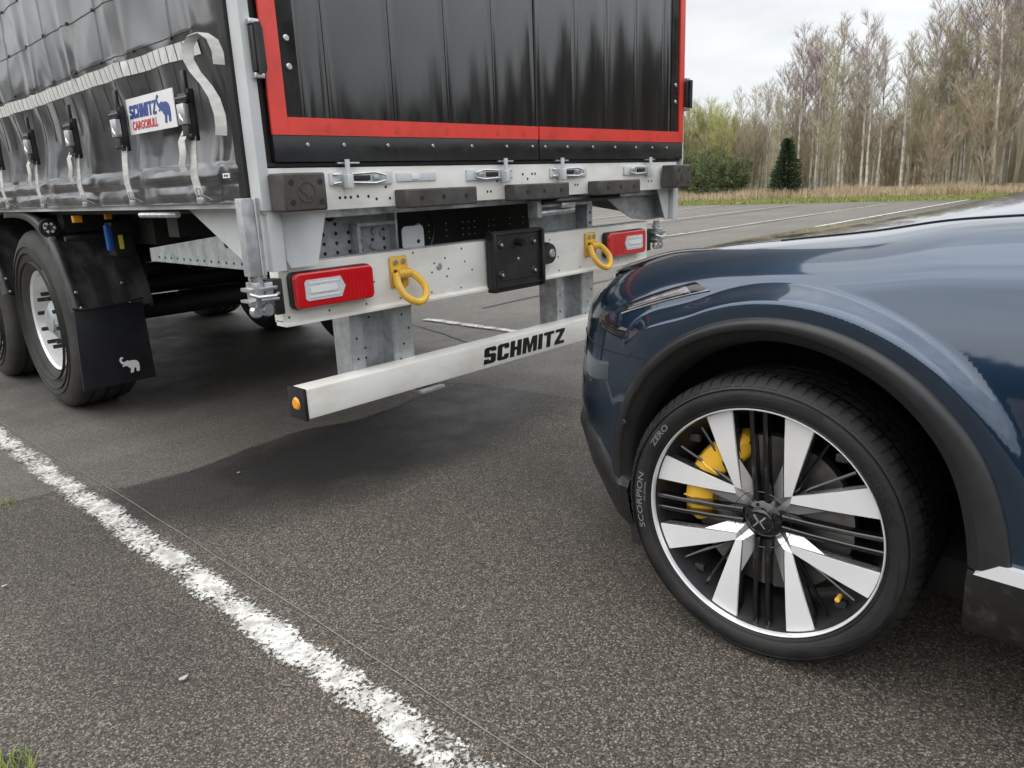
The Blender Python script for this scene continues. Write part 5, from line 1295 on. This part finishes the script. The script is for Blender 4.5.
def green_bush(name, H, R_, m, seed, cone, n=5200, w=.035):
    rnd = random.Random(seed); root = thing(name, 'x', 'tree'); MB().tube([(0, 0, -.1), (0, 0, H*.9)], [.06, .01], 6).build('trunk', 'grey_bark', root); t_ = TW_()
    lobes = [(Vector((rnd.uniform(-.55, .55)*R_, rnd.uniform(-.55, .55)*R_, H*rnd.uniform(.2, .8))), R_*rnd.uniform(.35, .6)) for _ in range(16)]
    for _ in range(n):
        if cone:
            z = H*rnd.random()**1.3; a = rnd.random()*2*PI; r = R_*(1-z/H)**.7*(.72+.38*noise.noise(Vector((math.cos(a)*1.6, math.sin(a)*1.6, z*1.9))))*rnd.uniform(.45, 1.1); p = Vector((r*math.cos(a), r*math.sin(a), z+.05)); d = Vector((math.cos(a), math.sin(a), rnd.uniform(-.2, .9)))
        else:
            c, rr = rnd.choice(lobes); u = Vector((rnd.gauss(0, 1), rnd.gauss(0, 1), rnd.gauss(0, 1))).normalized(); p = c+u*rr*rnd.uniform(.6, 1.05); p.z = max(.05, p.z); d = u+Vector((0, 0, rnd.uniform(0, 1)))
        t_.sliver(p, p+d.normalized()*rnd.uniform(.08, .24), w, rnd)
    cr = MB(); cr.v = [tuple(v) for v in t_.v]; cr.f = t_.f; cr.build('crown', m, root, smooth=0, recalc=False); return root
con = green_bush('small_conifer', 2.55, .85, 'needle_green', 5, True, 5200, .035)
con.location = (33.2, 12.6, 0); con['label'] = 'small dark green conifer standing alone in the dry grass before the birches'; con['category'] = 'tree'
bushes = []
for i, (x, y, s, lab) in enumerate(((33.5, 16.6, .78, 'wide dark green shrub left of the small conifer, at the wood edge'), (33.0, 15.2, .62, 'lower dark green shrub just left of the small conifer'), (34, 18.6, .75, 'green shrub under the yellow willow beside the trailer corner'))):
    o_ = green_bush('green_shrub', 3.0*s, 1.5*s, 'shrub_green', 90+i, False, 3600, .03); o_.location = (x, y, 0); o_['label'] = lab; o_['category'] = 'shrub'
rnd = random.Random(4)
LOOKS = ['tall purple-twigged birch', 'tallest straight purple-twigged birch', 'grey-twigged birch', 'olive birch of three stems', 'low olive bare tree', 'grey bare tree', 'tan bare shrub', 'yellow-olive bare willow', 'thin high-crowned birch']
used = [False]*len(protos)
def plant(k, x, y, s, rz):
    if not used[k]: o_ = protos[k]; used[k] = True
    else: o_ = copy_tree(protos[k])
    o_.location = (x, y, 0); o_.rotation_euler = (0, 0, rz); o_.scale = (s*rnd.uniform(.9, 1.1),)*2+(s,)
    c = {'birch_tree': 'birch', 'bare_tree': 'tree', 'bare_shrub': 'shrub', 'willow_shrub': 'willow'}[KIND[k][0]]
    look = LOOKS[k]; row = "in the wood's front row" if x < 38.5 else ("in the wood's middle rows" if x < 44 else "in the wood's back rows")
    place = 'beside the trailer corner' if y > 15.5 else ('behind the small conifer' if y > 10.5 else ('between the conifer and the bonnet' if y > 5 else 'above the blue bonnet'))
    o_['label'] = look+' '+row+', '+place; o_['category'] = c; o_['group'] = look+' '+row+' '+place
# positions follow the wood's front edge; sizes grow from left (y large) to right (y small)
def hgt(y): return pl(y, [(-20, 1.03), (0, .98), (5, .95), (8, .90), (10, .80), (13, .68), (16, .55), (20, .48), (30, .5)])
for i in range(165):
    y = -14+36*((i*.618034) % 1)+rnd.uniform(-.4, .4); dep = rnd.random()**1.2; x = 34.5+pl(y, [(-14, 3), (4, 1.5), (20, 0)])+dep*15
    k = rnd.choice([0, 1, 0, 8, 2, 8, 3, 5, 3]) if y < 15.5 else rnd.choice([2, 4, 5, 4, 3])
    plant(k, x, y, hgt(y)*rnd.uniform(.82, 1.12)*(1 if k < 2 else 1.0), rnd.random()*6.28)
for i in range(30):
    y = -10+30*i/30+rnd.uniform(-.4, .4); x = 34.0+pl(y, [(-14, 3), (4, 1.2), (20, 0)])+rnd.uniform(0, 5); plant(6 if rnd.random() < .75 else 4, x, y, rnd.uniform(.7, 1.15), rnd.random()*6.28)
for i in range(8): plant(7, 33.8+rnd.uniform(0, 2.6), 16.2+i*.75, rnd.uniform(.72, .98), rnd.random()*6.28)
# deep wood behind, and the woods all round the lot (also what the doors and the paint reflect)
def wood(name, label, n, ang0, ang1, r0, r1, h, seed, w=.05, m='wood_dark'):
    q = np.random.default_rng(seed); a = q.uniform(ang0, ang1, n); r = q.uniform(r0, r1, n); x, y = np.sin(a)*r, np.cos(a)*r
    nz = np.array([noise.noise(Vector((v*9, seed, 0)))+.5*noise.noise(Vector((v*31, seed, 3))) for v in a]); hh = h*(1+.35*nz)*q.uniform(.35, 1.0, n)**.6
    t_ = a+q.uniform(-.4, .4, n); ww = w*(1+hh*.35)*q.uniform(.5, 1.5, n); dx, dy = np.cos(t_)*ww, -np.sin(t_)*ww; lx, ly = q.normal(0, .05, n)*hh, q.normal(0, .05, n)*hh
    v = np.empty((n, 4, 3)); v[:, 0] = np.c_[x-dx, y-dy, -.1+0*x]; v[:, 1] = np.c_[x+dx, y+dy, -.1+0*x]; v[:, 2] = np.c_[x+dx*.5+lx, y+dy*.5+ly, hh*.8]; v[:, 3] = np.c_[x+lx*1.2, y+ly*1.2, hh]
    me = bpy.data.meshes.new(name); me.from_pydata(v.reshape(-1, 3).tolist(), [], np.arange(4*n).reshape(-1, 4).tolist()); me.materials.append(MATS[m])
    o_ = bpy.data.objects.new(name, me); COL.objects.link(o_); o_['kind'] = 'stuff'; o_['label'] = label; o_['category'] = 'wood'
mat('wood_mix', (.40, .36, .28), (.26, .23, .17), rough=.95, nscale=.8)
wood('deep_wood', 'dense bare wood seen between the front birches', 6000, math.radians(55), math.radians(112), 53, 66, 6.0, 3, .03, 'wood_mix')
wood('distant_wood', 'dark bare wood on the far side of the parking lot', 14000, math.radians(152), math.radians(205), 62, 74, 7.5, 8, .22)
wood('distant_wood', 'dark bare wood on the left far side of the parking lot', 12000, math.radians(204), math.radians(345), 60, 72, 10.5, 9, .22)
wood('near_wood', 'tall bare wood to the right of the parking lot', 5000, math.radians(113), math.radians(134), 50, 60, 10.0, 8, .2)
wood('near_wood', 'bare wood behind the camera to the right', 5000, math.radians(133), math.radians(153), 54, 64, 7.5, 9, .2)
